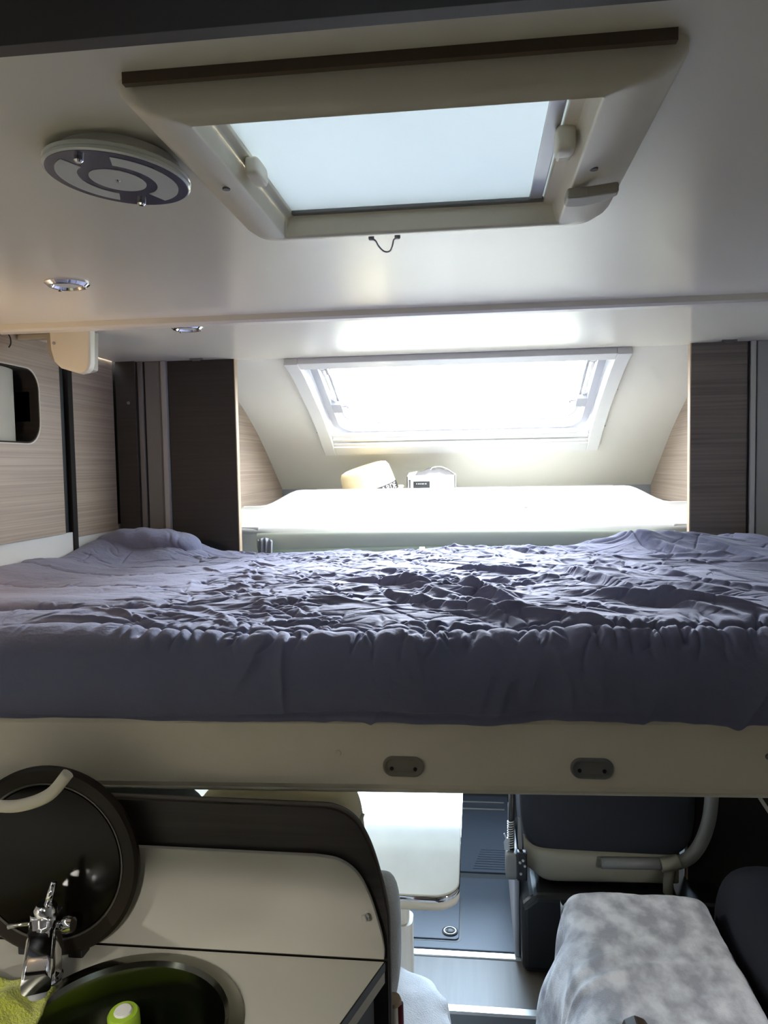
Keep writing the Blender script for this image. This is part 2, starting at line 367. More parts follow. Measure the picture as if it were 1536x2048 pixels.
# ---- front headliner with skylight
PF = [(2.40, 2.004), (2.46, 1.993), (2.55, 1.968), (2.66, 1.925), (2.83, 1.858), (2.98, 1.785), (3.10, 1.715), (3.3, 1.588), (3.42, 1.51)]
PS = smoothpts([Vector((y, z, 0)) for y, z in PF], 10)
ya = np.array([p[0] for p in PS]); za = np.array([p[1] for p in PS])
def zf(y): return float(np.interp(y, ya, za))
def surf(x, y, h):
    """point on the headliner, h metres out towards the room"""
    d = (zf(y + .04) - zf(y - .04)) / .08; n = Vector((0, d, -1)).normalized()
    return Vector((x, y, zf(y))) + n * h
def sbox(name, x0, x1, y0, y1, h0, h1, m, parent, bev=.002, n=8):
    k = max(1, int(n * (y1 - y0) / .5) + 1); L = []
    for i in range(k + 1):
        y = y0 + (y1 - y0) * i / k
        L.append([surf(x0, y, h0), surf(x1, y, h0), surf(x1, y, h1), surf(x0, y, h1)])
    return link(name, *loftv(L, True, True), m, parent, bev=bev)
wf = struct_root('wall_front')
S = (-.560, .440, 2.49, 3.06)         # skylight opening
def strip(x0, x1, y0, y1):
    ys = np.linspace(y0, y1, 24); return loftv([[surf(x0, y, 0), surf(x1, y, 0)] for y in ys], closed=False)
XA, XB = -.855, .745
link('headliner', *join([strip(XA, S[0], 2.40, 3.42), strip(S[1], XB, 2.40, 3.42), strip(S[0], S[1], 2.40, S[2]), strip(S[0], S[1], S[3], 3.42)]), m_head, wf, smooth=True)
# wooden side panels over the cab
for x0, x1 in ((XA - .03, XA), (XB, XB + .03)):
    poly = [(2.43, 1.495), (3.42, 1.495)] + [(float(y), float(z) + .02) for y, z in zip(ya[::-3], za[::-3])] + [(2.43, 2.0)]
    prism('side_panel', poly, 'x', x0, x1, m_wood, wf)
box('back_strip', XA, XB, 3.36, 3.40, 1.47, 1.60, m_curt, wf, bev=0)
sk = struct_root('window_2')
fo, fi = (-.605, .485, 2.435, 3.105), S
lab(sbox('frame_rail', fo[0], fi[0], fo[2], fo[3], .0, .022, m_white, sk), 'left rail of the skylight frame')
sbox('frame_rail', fi[1], fo[1], fo[2], fo[3], 0, .022, m_white, sk)
sbox('frame_rail', fi[0], fi[1], fo[2], fi[2], 0, .020, m_white, sk)
sbox('frame_rail', fi[0], fi[1], fi[3] - .0, fo[3], 0, .020, m_white, sk)
sbox('blind_rail', fi[0], fi[1], fi[2], fi[2] + .012, -.012, .012, m_white, sk)
for k in range(3): sbox('blind_rail', fi[0], fi[1], fi[3] - .012 - .019 * k, fi[3] + .002 - .019 * k, -.014, .012 - .007 * k, m_white, sk)
# reveal of the roof opening
sbox('reveal', fi[0] - .006, fi[0], fi[2], fi[3], -.075, .0, m_seal, sk); sbox('reveal', fi[1], fi[1] + .006, fi[2], fi[3], -.075, .0, m_seal, sk)
sbox('reveal', fi[0], fi[1], fi[2] - .006, fi[2], -.075, 0, m_white, sk); sbox('reveal', fi[0], fi[1], fi[3], fi[3] + .006, -.075, 0, m_white, sk)
# rounded rubber seals of the acrylic pane
def sring(name, ix, w_, r, h0, h1, m):
    o_ = rrect(fi[0] + ix, fi[1] - ix, fi[2] + ix * .3, fi[3] - ix, r, 10); i_ = rrect(fi[0] + ix + w_, fi[1] - ix - w_, fi[2] + ix * .3 + w_ * .3, fi[3] - ix - w_, max(r - w_, .01), 10)
    def dens(P): return P
    L = [[surf(p[0], p[1], h0) for p in o_], [surf(p[0], p[1], h1) for p in o_], [surf(p[0], p[1], h1) for p in i_], [surf(p[0], p[1], h0) for p in i_]]
    V, F = loftv(L); n = len(o_); F += [(3 * n + i, 3 * n + (i + 1) % n, (i + 1) % n, i) for i in range(n)]
    return link(name, V, F, m, sk)
sring('seal', .004, .026, .085, -.062, -.035, m_seal)
sring('seal', .036, .008, .08, -.066, -.050, m_white)
sring('seal', .050, .005, .07, -.068, -.056, m_seal)
ys = np.linspace(fi[2], fi[3], 10)
link('pane', *loftv([[surf(fi[0], y, -.072), surf(fi[1], y, -.072)] for y in ys], closed=False), m_acryl, sk, smooth=True)
for s, x in ((1, fi[0]), (-1, fi[1])):
    g = lambda q: x + s * q
    def sb(n, q0, q1, y0, y1, h0, h1, m=m_seal):
        xs = sorted((g(q0), g(q1))); return sbox(n, xs[0], xs[1], y0, y1, h0, h1, m, sk, .0015)
    sb('latch', .035, .075, 2.545, 2.60, -.055, -.03); sb('latch', .062, .072, 2.53, 2.60, -.05, -.012)
    lathe('latch_knob', [(0, 0), (.010, 0), (.010, .012), (0, .014)], surf(g(.052), 2.57, -.03), m_white, sk, (0, 0, -1), 14)
    tube('stay_arm', [surf(g(.058), 2.60, -.045), surf(g(.060), 2.70, -.05), surf(g(.055), 2.845, -.052)], .0045, m_seal, sk, 8)
    tube('stay_arm', [surf(g(.036), 2.60, -.05), surf(g(.036), 2.70, -.055), surf(g(.036), 2.845, -.055)], .004, m_seal, sk, 8)
    sb('stay_block', .024, .066, 2.845, 2.90, -.06, -.03)
    p = surf(g(.066), 2.87, -.042)
    lathe('stay_knob', [(0, 0), (.007, 0), (.006, .016), (.012, .018), (.012, .026), (0, .027)], p, m_seal, sk, (s, 0, 0), 14)
    for y in (2.73, 2.98):
        lathe('screw_cap', [(0, 0), (.006, 0), (.005, .003), (0, .004)], surf(x - s * .05, y, 0), m_seal, sk, (0, .3, -1), 10)
d = surf(0, 3.1, 0) - surf(0, 2.44, 0); nrm = Vector((0, -d.z, d.y)).normalized()
pc = (surf(-.06, fi[2], -.08) + surf(-.06, fi[3], -.08)) / 2
portal(pc, -nrm, 1.0, .62)

# ---- cab shell: floor, lower walls, windscreen
wc = wall_with_holes('wall_cab_left', 'x', CX0 - .04, CX0, 2.43, 3.86, 0, 1.50, [(2.62, 3.2, .86, 1.33)], m_dark)
wall_with_holes('wall_cab_right', 'x', CX1, CX1 + .04, 2.43, 3.86, 0, 1.50, [(2.62, 3.2, .86, 1.33)], m_dark)
for n, x in (('window_8', CX0 - .02), ('window_9', CX1 + .02)):
    r = struct_root(n); ringcap('frame', rrect(2.60, 3.22, .84, 1.35, .04), rrect(2.64, 3.18, .88, 1.31, .06), x - .012, x + .012, 'x', m_black, r)
    box('pane', x - .003, x + .003, 2.62, 3.2, .86, 1.33, m_glass, r, bev=0); portal((x, 2.91, 1.1), (1 if x < 0 else -1, 0, 0), .58, .47)
ws = struct_root('window_3')
W0, W1 = (2.98, 1.42), (3.80, .88)
link('pane', [(-.85, W0[0], W0[1]), (.75, W0[0], W0[1]), (.75, W1[0], W1[1]), (-.85, W1[0], W1[1])], [(0, 1, 2, 3)], glass_mat('tinted_windscreen', (.27, .34, .41)), ws)
dy, dz = W1[0] - W0[0], W1[1] - W0[1]
portal((-.05, (W0[0] + W1[0]) / 2, (W0[1] + W1[1]) / 2), (0, dz, -dy) if dz * 0 - dy < 0 else (0, -dz, dy), 1.6, math.hypot(dy, dz))
for x0, x1 in ((CX0, -.85), (.75, CX1)):
    prism('pillar', [(W0[0] - .02, W0[1] - .02), (W0[0] + .02, W0[1] + .05), (W1[0] + .06, W1[1]), (W1[0], W1[1] - .04)], 'x', x0, x1, m_dark, ws)
struct(boxes('wall_nose', [(CX0, CX1, 3.80, 3.85, 0, .89), (CX0, CX1, 2.96, 3.02, 1.41, 1.43)], m_dark))
struct(prism('ceiling_cab', [(2.64, 1.40), (2.80, 1.42), (2.97, 1.42), (2.97, 1.44), (2.80, 1.45), (2.64, 1.44)], 'x', CX0, CX1, m_dark))
for x0, x1 in ((CX0 - .04, XA - .02), (XB + .02, CX1 + .04)): struct(box('trim_2', x0, x1, 2.43, 3.42, 1.487, 1.497, m_dark, bev=0))
dash = thing('dashboard', 'dark grey cab dashboard beneath the windscreen', 'dashboard', (-.05, 3.6, .1))
prism('body', [(3.79, .84), (3.60, .86), (3.44, .80), (3.38, .68), (3.44, .45), (3.55, .3), (3.79, .3)], 'x', CX0 + .01, CX1 - .01, m_dark, dash, bev=.02, seg=3)
lathe('steering_wheel', [(.17, 0), (.185, .012), (.20, 0), (.185, -.012), (.17, 0)], (-.45, 3.25, .78), m_black, dash, (0, -.75, .66), 32)
# ---- floors
fl = struct(boxes('floor', [(XL - .03, XR, -2.4, 2.085, -.05, 0)], mat('dark_step_floor', (.05, .05, .06), .4)))
pf = box('platform', XL, XR, 2.095, 2.345, 0, .10, m_floor, fl, bev=0)
struct(prism('trim_3', [(2.078, .02), (2.078, .098), (2.083, .104), (2.108, .104), (2.108, .10), (2.09, .096), (2.09, .02)], 'x', XL, XR, m_alu))
struct(prism('trim_4', [(2.325, .099), (2.327, .104), (2.352, .104), (2.356, .099)], 'x', XL, XR, m_alu))
box('cab_floor', CX0, CX1, 2.345, 3.85, 0, .098, m_rubd, fl, bev=0)
outside = struct(box('ground', -200, 200, -200, 200, -.62, -.6, m_grass, bev=0))

# ---- overhead locker edge nearest the viewer
lk = thing('overhead_locker', 'dark brown overhead locker edge across the top, nearest the viewer', 'locker', (-.1, .4, 1.9))
box('body', XL + .01, XR - .01, .33, .556, 1.966, 1.999, m_dark, lk, bev=.004)
lab(box('edge_strip', XL + .01, XR - .01, .558, .592, 1.979, 1.999, mat('taupe_strip', (.07, .06, .052), .55), lk, bev=.002), 'lighter brown edge strip')
box('front_lip', XL + .01, XR - .01, .345, .42, 1.945, 1.968, m_wenge, lk, bev=.004)

# ================================================================== ROOF HATCH
hx = thing('roof_hatch', 'cream framed roof hatch with closed white blind in the ceiling', 'hatch', (-.07, .92, 2.0))
def hl(x0, x1, y0, y1, r, z): return [(p[0], p[1], z) for p in rrect(x0, x1, y0, y1, r, 8)]
loft('surround', [hl(-.320, .184, .674, 1.125, (.045, .045, .02, .02), 2.0), hl(-.319, .183, .675, 1.123, (.045, .045, .02, .02), 1.992), hl(-.311, .176, .677, 1.112, (.045, .045, .018, .018), 1.983), hl(-.296, .160, .683, 1.090, (.03, .03, .012, .012), 1.972), hl(-.254, .115, .693, 1.042, .003, 1.961),
     hl(-.252, .112, .695, 1.039, .003, 1.964), hl(-.246, .106, .697, 1.033, .003, 1.984)], m_plas, hx)
loft('inner_frame', [hl(-.246, .108, .696, 1.034, .003, 1.980), hl(-.245, .107, .697, 1.033, .003, 1.9845), hl(-.239, .094, .702, 1.031, .003, 1.986), hl(-.2385, .093, .703, 1.030, .003, 1.990), hl(-.2385, .093, .703, 1.030, .003, 2.01)], m_plas, hx)
box('blind', -.246, .108, .69, 1.034, 1.992, 1.994, m_blind, hx, bev=0)
lab(box('blind_bar', .074, .090, .69, 1.018, 1.987, 1.991, m_alu, hx, bev=.001), 'grey blind pull bar')
box('blind_bar', -.238, .092, 1.021, 1.030, 1.986, 1.991, m_greyp, hx, bev=.001)
lab(box('painted_gap_shadow', -.305, .168, .666, .673, 1.990, 2.0, m_brown, hx, bev=0), 'dark brown strip painted as the gap shadow along the near edge')  # brown strip stands in for the shadow at the frame's near edge
# grips at the sides
superbox('grip', (-.236, .848, 1.977), (.008, .024, .010), m_plas, hx, p=5)
superbox('grip', (.095, .815, 1.975), (.0105, .015, .013), m_plas, hx, p=4)
box('grip_base', .090, .106, .828, .862, 1.972, 1.985, m_plas, hx, bev=.003)
# latch lever with curved edge
lev = [(.108, .905)] + [(.108 + .056 * i / 10, .935 + .014 * math.sin(PI * i / 10) ** .8 - .028 * i / 10) for i in range(11)] + [(.163, .893), (.130, .903)]
prism('lever', lev, 'z', 1.948, 1.960, m_plas_shade, hx, bev=.003, seg=3)
for x, y in ((-.275, .86), (.132, .868)):
    lathe('screw', [(0, 0), (.0045, 0), (.0045, -.002), (0, -.002)], (x, y, 1.966), m_greyp, hx, n=10)
dome = loft('dome', [hl(-.31, .17, .65, 1.10, .04, 2.035), hl(-.30, .16, .66, 1.09, .06, 2.07), hl(-.26, .12, .70, 1.05, .08, 2.085)], m_acryl, hx, cap1=True)
portal((-.067, .875, 2.03), (0, 0, -1), .39, .37)
wh = thing('wire_hook', 'thin metal wire loop on two studs just beyond the roof hatch', 'hook', (-.13, 1.19, 2.0))
for x in (-.152, -.112): lathe('stud', [(0, 0), (.0045, 0), (.0045, -.005), (.003, -.007), (0, -.007)], (x, 1.182, 2.0), m_seal, wh, n=12)
tube('loop', smoothpts([(-.152, 1.182, 1.995), (-.146, 1.185, 1.993), (-.143, 1.195, 1.988), (-.138, 1.212, 1.985), (-.132, 1.217, 1.984), (-.126, 1.212, 1.985), (-.121, 1.195, 1.988), (-.118, 1.185, 1.993), (-.112, 1.182, 1.995)]), .0013, m_seal, wh, 6)

# ================================================================== CEILING LAMPS
LX, LY = -.394, .842
cl = thing('ceiling_lamp', 'round ceiling lamp with smoked mirror face and frosted rings', 'lamp', (LX, LY, 1.982)); cl.rotation_euler = (-.03, .085, 0)
lathe('base', [(.03, 0), (.066, 0), (.066, -.008), (.06, -.012), (.03, -.012)], (LX, LY, 2.0), m_white, cl, n=48)
lathe('glass_rim', [(.050, -.013), (.0775, -.013), (.0795, -.0145), (.0795, -.0175), (.0785, -.0185), (.0795, -.0195), (.0795, -.0225), (.0775, -.024), (.05, -.024)], (LX, LY, 2.0), mat('clear_edge', (.74, .78, .76), .12, spec=.8), cl, n=64)
lathe('mirror_face', [(.0, -.0235), (.0765, -.0235), (.0765, -.0245), (0, -.0245)], (LX, LY, 2.0), m_mirror, cl, n=64)
fd = lathe('frosted_disc', [(0, -.0244), (.031, -.0244), (.031, -.0252), (0, -.0252)], (LX, LY, 2.0), m_frost, cl, n=40)
lathe('centre_stud', [(0, -.025), (.003, -.025), (.002, -.027), (0, -.027)], (LX, LY, 2.0), m_chrome, cl, n=10)
def arcseg(a0, a1, r0, r1, n=24):
    o = [(LX + r1 * math.cos(a0 + (a1 - a0) * i / n), LY + r1 * math.sin(a0 + (a1 - a0) * i / n)) for i in range(n + 1)]
    i_ = [(LX + r0 * math.cos(a1 + (a0 - a1) * i / n), LY + r0 * math.sin(a1 + (a0 - a1) * i / n)) for i in range(n + 1)]
    return o + i_
for a0, a1, r0 in ((-1.25, 1.08, .043), (1.98, 4.10, .043)): prism('frosted_ring', arcseg(a0, a1, r0, .066), 'z', 1.9748, 1.9756, m_frost, cl)
for a in (1.57, -1.80):
    lathe('clip', [(0, 0), (.005, 0), (.005, -.004), (.003, -.006), (0, -.006)], (LX + .062 * math.cos(a), LY + .062 * math.sin(a), 1.9755), m_chrome, cl, n=14)
for x, y, t_ in ((-.75, 1.372, 'chrome recessed spotlight nearer the round lamp, above the left wall'), (-.700, 1.845, 'chrome recessed spotlight beyond the ceiling seam')):
    s = thing('spotlight', t_, 'spotlight', (x, y, 2.0), 'small chrome ceiling spotlights')
    lathe('bezel', [(.024, 0), (.040, 0), (.040, -.003), (.034, -.008), (.028, -.008), (.024, -.003)], (x, y, 2.0), m_chrome, s, n=40)
    lathe('lens', [(0, -.002), (.0245, -.002), (.0245, -.004), (.015, -.006), (0, -.007)], (x, y, 2.0), m_frost, s, n=32)
    for a in (.4, 2.5): lathe('lug', [(0, 0), (.004, 0), (.003, -.003), (0, -.003)], (x + .031 * math.cos(a), y + .031 * math.sin(a), 1.992), m_chrome, s, n=8)

# ================================================================== CAB SHELF
cs = thing('cab_shelf', 'white moulded shelf with raised middle below the front skylight', 'shelf', (-.05, 2.8, 1.45))
def lipz(x):
    q = abs(x + .055); return 1.562 - .055 * float(sstep(.60, .735, q))
xs_ = np.linspace(XA + .005, XB - .005, 81)
secs = []
for x in xs_:
    q = abs(x + .055); z = lipz(x); k = float(sstep(.58, .78, q))
    yb = 2.86 - .10 * k; yf = 2.60 - .02 * k
    secs.append([(x, 2.58, 1.415), (x, yf - .012, 1.425), (x, yf - .008, 1.437), (x, yf + .01, 1.447), (x, yf + .08, 1.472), (x, yf + .16, 1.505), (x, yb - .035, z - .022), (x, yb - .018, z - .006), (x, yb, z), (x, yb + .02, z - .003), (x, yb + .035, z - .02), (x, yb + .05, z - .06), (x, 3.34, z - .07), (x, 3.36, z + .0)])
loft_v = loftv(secs, closed=False)
link('body', *loft_v, m_shelf, cs, smooth=True)
for x0_, x1_ in ((XA + .005, -.742), (.642, XB - .005)): box('side_pillar', x0_, x1_, 2.578, 2.62, 1.16, 1.445, mat('lit_white_moulding', (.9, .9, .88), .5), cs, bev=.006, seg=3)  # pillars whiter than the shelf body, strong light put into the colour
for x in (-.285, .178):
    lathe('screw_cap', [(0, .006), (.012, .003), (.010, -.004), (.006, -.006), (0, -.007)], (x, 2.735, 1.498), m_white, cs, (0, .5, -.86), 16)
# sage green trim of the cab opening under the shelf
secs = []
for x in np.linspace(-.745, .645, 49):
    q = abs(x + .05) / .75; dz = -.014 * q ** 2
    secs.append([(x, 2.56, 1.428 + dz * .4), (x, 2.552, 1.420 + dz * .4), (x, 2.555, 1.385 + dz), (x, 2.565, 1.374 + dz), (x, 2.60, 1.370 + dz)])
gt = tag(link('header_trim', *loftv(secs, closed=False), m_green, smooth=True), 'sage green curved trim strip under the white cab shelf', 'trim')
hv = thing('sun_visors', 'grey folded sun visors under the green trim strip', 'visor', (-.05, 2.62, 1.35))
for x0, x1 in ((-.73, -.19), (-.17, .02), (.05, .63)):
    box('visor', x0, x1, 2.61, 2.63, 1.335, 1.379, m_green, hv, bev=.006)
for x0, s, t_ in ((-.728, 1, 'bunched grey cab curtain at left end of green trim'), (.630, -1, 'bunched grey cab curtain at right end of green trim')):
    secs = []
    for i in range(30):
        a = i / 29; x = x0 + s * (-.01 + .05 * a); yy = 2.535 + .008 * math.sin(a * 19)
        secs.append([(x, yy, 1.19), (x, yy + .004 * math.sin(a * 31), 1.32), (x + .004, yy, 1.395), (x, yy + .006, 1.412 - .02 * abs(a - .5)), (x, yy + .02, 1.40)])
    tag(link('cab_curtain', *loftv(secs, closed=False), m_curt, smooth=True), t_, 'curtain', 'grey cab curtains')

# hat
ht = thing('sun_hat', 'cream straw hat with lettered black and white band on white shelf', 'hat', (-.36, 3.0, 1.50))
hc = Vector((-.40, 3.0, 1.530)); R = Matrix.Rotation(math.radians(-16), 4, 'Y') @ Matrix.Rotation(math.radians(6), 4, 'X')
def hatloop(rx, ry, h): return [hc + (R @ Vector((rx * math.cos(a), ry * math.sin(a), h))) for a in (2 * PI * i / 48 for i in range(48))]
loft('crown', [hatloop(.108, .125, .0), hatloop(.106, .123, .03), hatloop(.103, .12, .07), hatloop(.099, .115, .102), hatloop(.092, .108, .115), hatloop(.075, .09, .120), hatloop(.04, .05, .112)], m_straw, ht, cap1=True)
loft('band', [hatloop(.1092, .1262, .004), hatloop(.1075, .1245, .034), hatloop(.1068, .124, .035)], m_ink, ht)
loft('brim', [hatloop(.108, .125, .0), hatloop(.122, .145, -.004), hatloop(.130, .155, .002), hatloop(.130, .155, -.002), hatloop(.122, .145, -.008), hatloop(.106, .123, -.004)], m_straw, ht)
def letters(s, pos, size, rot, m, parent, name='lettering'):
    cu = bpy.data.curves.new(name, 'FONT'); cu.body = s; cu.size = size; cu.extrude = .0006; cu.align_x = 'CENTER'; cu.align_y = 'CENTER'
    o = bpy.data.objects.new(name, cu); COL.objects.link(o); me = bpy.data.meshes.new_from_object(o); bpy.data.objects.remove(o)
    me.transform(Matrix.Translation(pos) @ rot); me.materials.append(m)
    o = bpy.data.objects.new(name, me); COL.objects.link(o); o.parent = parent; o.matrix_parent_inverse = Matrix.Translation(-Vector(parent.location)); return o
for i, ch in enumerate('ARDE'):
    a = -PI / 2 + .62 + .2 * i
    p = hc + (R @ Vector((.1098 * math.cos(a), .1268 * math.sin(a), .019)))
    rot = R.to_4x4() @ Matrix.Rotation(a + PI / 2, 4, 'Z') @ Matrix.Rotation(PI / 2, 4, 'X')
    letters(ch, p, .033, rot, m_paper, ht, 'letter')
# opened carton
bx_ = thing('opened_carton', 'opened white carton with black label and grey film on white shelf', 'carton', (-.155, 3.0, 1.50))
x0, x1, y0, y1, z0, z1 = -.258, -.072, 2.96, 3.10, 1.495, 1.612
boxes('sleeve', [(x0, x1, y0, y0 + .003, z0, z1 - .004), (x0, x1, y1 - .003, y1, z0, z1), (x0, x0 + .003, y0, y1, z0, z1 - .008), (x1 - .003, x1, y0, y1, z0, z1), (x0, x1, y0, y1, z0, z0 + .003)], m_paper, bx_)
box('label_print', x0 + .024, x0 + .088, y0 - .0012, y0, 1.54, 1.585, m_ink, bx_, bev=0)
for i, q in enumerate((.036, .043, .050, .056, .063, .070)): box('print_mark', x0 + q, x0 + q + (.005 if i % 2 else .003), y0 - .0018, y0 - .0012, 1.574, 1.577, m_paper, bx_, bev=0)
box('side_print', x0 + .006, x0 + .014, y0 - .0012, y0, 1.535, 1.592, m_foil, bx_, bev=0)
secs = []
for i in range(17):
    a = i / 16; x = x0 + .03 + a * (x1 - x0 - .033); b = .024 * math.sin(PI * a) ** .7 + .003 * math.sin(a * 23)
    secs.append([(x, y0 + .004, z1 - .01), (x, y0 + .03, z1 + b * .8), (x, y0 + .07, z1 + b), (x, y1 - .004, z1 - .004)])
lab(link('film', *loftv(secs, closed=False), m_foil, bx_, smooth=True), 'crumpled grey film')
link('flap', [(x0, y0, z1 - .008), (x0 + .03, y0 + .002, z1 - .006), (x0 + .036, y0 + .05, z1 + .012), (x0 + .004, y0 + .05, z1 + .006)], [(0, 1, 2, 3)], m_paper, bx_)
tube('flap_edge', smoothpts([(x0 + .085, y0 + .03, z1 + .01), (x0 + .10, y0 + .03, z1 + .026), (x0 + .13, y0 + .03, z1 + .028), (x1 - .03, y0 + .03, z1 + .018), (x1, y0 + .02, z1 - .002)]), .0018, m_paper, bx_, 6)

# ================================================================== DROP-DOWN BED
TL = lambda x: .0185 * (x + .1)          # the bed hangs slightly lower on the left
bd = thing('drop_down_bed', 'lowered drop-down bed with a taupe cream front rail', 'bed', (-.05, 1.75, 1.15))
BX0, BX1 = XL + .012, XR - .02
def rail_sec(x):
    t = TL(x); return [(x, 1.142, 1.160 + t), (x, 1.145, 1.152 + t), (x, 1.152, 1.1475 + t), (x, 1.165, 1.147 + t), (x, 1.18, 1.15 + t), (x, 1.18, 1.262 + t), (x, 1.16, 1.268 + t), (x, 1.146, 1.264 + t), (x, 1.142, 1.255 + t)]
rail = link('front_rail', *loftv([rail_sec(BX0), rail_sec(BX1)], True, True), m_rail, bd)
lab(tube('edge_trim', [(BX0, 1.150, 1.1495 + TL(BX0)), (BX1, 1.150, 1.1495 + TL(BX1))], .0052, mat('pale_edge_trim', (.66, .62, .50), .5), bd), 'pale lower edge trim')
link('base_board', *join([prismv([(BX0, 1.165 + TL(BX0)), (BX1, 1.165 + TL(BX1)), (BX1, 1.19 + TL(BX1)), (BX0, 1.19 + TL(BX0))], 'y', 1.18, 2.36)]), m_rail, bd)
link('mattress', *prismv([(BX0 + .01, 1.19 + TL(BX0)), (BX1 - .01, 1.19 + TL(BX1)), (BX1 - .01, 1.33 + TL(BX1)), (BX0 + .01, 1.33 + TL(BX0))], 'y', 1.19, 2.35), m_navy, bd, bev=.02, seg=3)
for k, x in enumerate((-.112, .170)):
    z = 1.189 + TL(x); f = lambda a, b, c, d, r: [(p[0], p[1]) for p in rrect(a, b, c, d, r, 8)]
    rm = m_shell if k == 0 else m_tube
    L = [[(p[0], 1.1435, p[1]) for p in f(x - .032, x + .032, z - .016, z + .016, .0155)], [(p[0], 1.138, p[1]) for p in f(x - .031, x + .031, z - .015, z + .015, .0148)],
         [(p[0], 1.137, p[1]) for p in f(x - .028, x + .028, z - .012, z + .012, .0118)], [(p[0], 1.141, p[1]) for p in f(x - .025, x + .025, z - .009, z + .010, .009)]]
    hd = loft('recessed_handle', L, rm, bd, cap1=True)
    for sx in (-.018, .018): lathe('screw', [(0, 0), (.0032, 0), (.0025, .002), (0, .0022)], (x + sx, 1.141, z - .004), m_black, hd, (0, -1, 0), 10)
for x in (-.213, .420): lathe('screw_cap', [(0, 0), (.0048, 0), (.004, .002), (0, .0025)], (x, 1.142, 1.209 + TL(x)), m_greyp if x > 0 else m_rail, bd, (0, -1, 0), 14)

# ---- duvet: quilted, crumpled; a height field over the bed and down its front
rng = np.random.default_rng(11)
NU, NV = 1150, 690
DX0, DX1 = XL + .006, XR - .03
xu = np.linspace(DX0, DX1, NU)
cs_pts = smoothpts([Vector(p) for p in ((1.176, 1.262, 0), (1.145, 1.258, 0), (1.128, 1.272, 0), (1.118, 1.305, 0), (1.122, 1.345, 0), (1.140, 1.372, 0), (1.18, 1.386, 0), (1.26, 1.388, 0), (1.5, 1.390, 0), (1.8, 1.390, 0), (2.1, 1.390, 0), (2.28, 1.388, 0), (2.345, 1.372, 0), (2.362, 1.34, 0), (2.362, 1.30, 0))], 16)
cy = np.array([p[0] for p in cs_pts]); cz = np.array([p[1] for p in cs_pts])
s_ = np.concatenate([[0], np.cumsum(np.hypot(np.diff(cy), np.diff(cz)))]); ST = s_[-1]
# denser sampling near the front
tt = np.linspace(0, 1, NV); sv = ST * (tt * .55 + .45 * tt ** 1.5)
yv = np.interp(sv, s_, cy); zv = np.interp(sv, s_, cz)
ty = np.gradient(yv, sv); tz = np.gradient(zv, sv); ln = np.hypot(ty, tz); ny, nz = -tz / ln, ty / ln
Xg, Sg = np.meshgrid(xu, sv); Yg = np.meshgrid(xu, yv)[1]; Zg = np.meshgrid(xu, zv)[1]; Ny = np.meshgrid(xu, ny)[1]; Nz = np.meshgrid(xu, nz)[1]
s_top = float(np.interp(1.19, yv[NV // 12:], sv[NV // 12:]))      # arc length at the front edge of the top
Hh = np.zeros_like(Xg)
top = sstep(s_top - .09, s_top + .02, Sg)
frontm = 1 - top
def stroke(x0, s0, ang, ln_, wd, amp, asym=.35, bend=0.):
    """one cloth fold: steep on one side, long soft slope on the other"""
    R_ = ln_ * .6 + wd * 4
    i0, i1 = np.searchsorted(xu, [x0 - R_, x0 + R_]); j0, j1 = np.searchsorted(sv, [s0 - R_, s0 + R_])
    if i1 - i0 < 2 or j1 - j0 < 2: return
    dx = Xg[j0:j1, i0:i1] - x0; ds = Sg[j0:j1, i0:i1] - s0
    a = dx * math.cos(ang) + ds * math.sin(ang); b = -dx * math.sin(ang) + ds * math.cos(ang) - bend * a * a
    along = np.exp(-(a / (ln_ * .5)) ** 4)
    wl_ = np.where(b < 0, wd * asym, wd)
    prof = np.exp(-np.abs(b / wl_) ** 1.6)
    Hh[j0:j1, i0:i1] += amp * along * prof
def srange(y): return np.interp(y, yv[NV // 10:], sv[NV // 10:])
# broad lumps
Hh += top * (.017 * fbm(Xg * 3.1 + 3, Sg * 4.2, 5, 3) + .005 * fbm(Xg * 9, Sg * 13, 6, 3) + .008)
# long folds running towards the viewer on the right
for k in range(46):
    x = rng.uniform(-.1, 1.0); y = rng.uniform(1.3, 2.3)
    stroke(x, srange(y), rng.normal(-.75, .28), rng.uniform(.18, .6), rng.uniform(.014, .034), rng.uniform(.005, .014), rng.uniform(.35, .7), rng.normal(0, .6))
for k in range(130):
    x = rng.uniform(-.2, 1.0); y = rng.uniform(1.25, 2.33)
    stroke(x, srange(y), rng.normal(-.7, .4), rng.uniform(.08, .3), rng.uniform(.003, .007), -rng.uniform(.003, .008), rng.uniform(.3, .8), rng.normal(0, 1.5))
# crumpled middle: soft puffs parted by sharp little valleys
for k in range(210):
    x = rng.normal(-.32, .34); y = rng.uniform(1.22, 2.3)
    if x < -.70 and y < 1.9: continue
    stroke(x, srange(y), rng.normal(-.2, .6), rng.uniform(.09, .26), rng.uniform(.007, .017), rng.uniform(.0015, .0055), rng.uniform(.4, .8), rng.normal(0, 1.5))
for k in range(800):
    x = rng.normal(-.3, .38); y = rng.uniform(1.21, 2.33)
    if x < -.66 and y < 1.9: continue
    stroke(x, srange(y), rng.normal(-.05, .75), rng.uniform(.03, .13), rng.uniform(.0025, .0055), -rng.uniform(.002, .005), rng.uniform(.3, .9), rng.normal(0, 4))
for k in range(900):
    x = rng.uniform(-1.1, 1.0); y = rng.uniform(1.2, 2.33)
    dmp = .35 if (x < -.62 and y < 1.9) else 1
    stroke(x, srange(y), rng.normal(-.3, .8), rng.uniform(.02, .09), rng.uniform(.002, .005), -dmp * rng.uniform(.001, .0038), rng.uniform(.3, .9), rng.normal(0, 5))
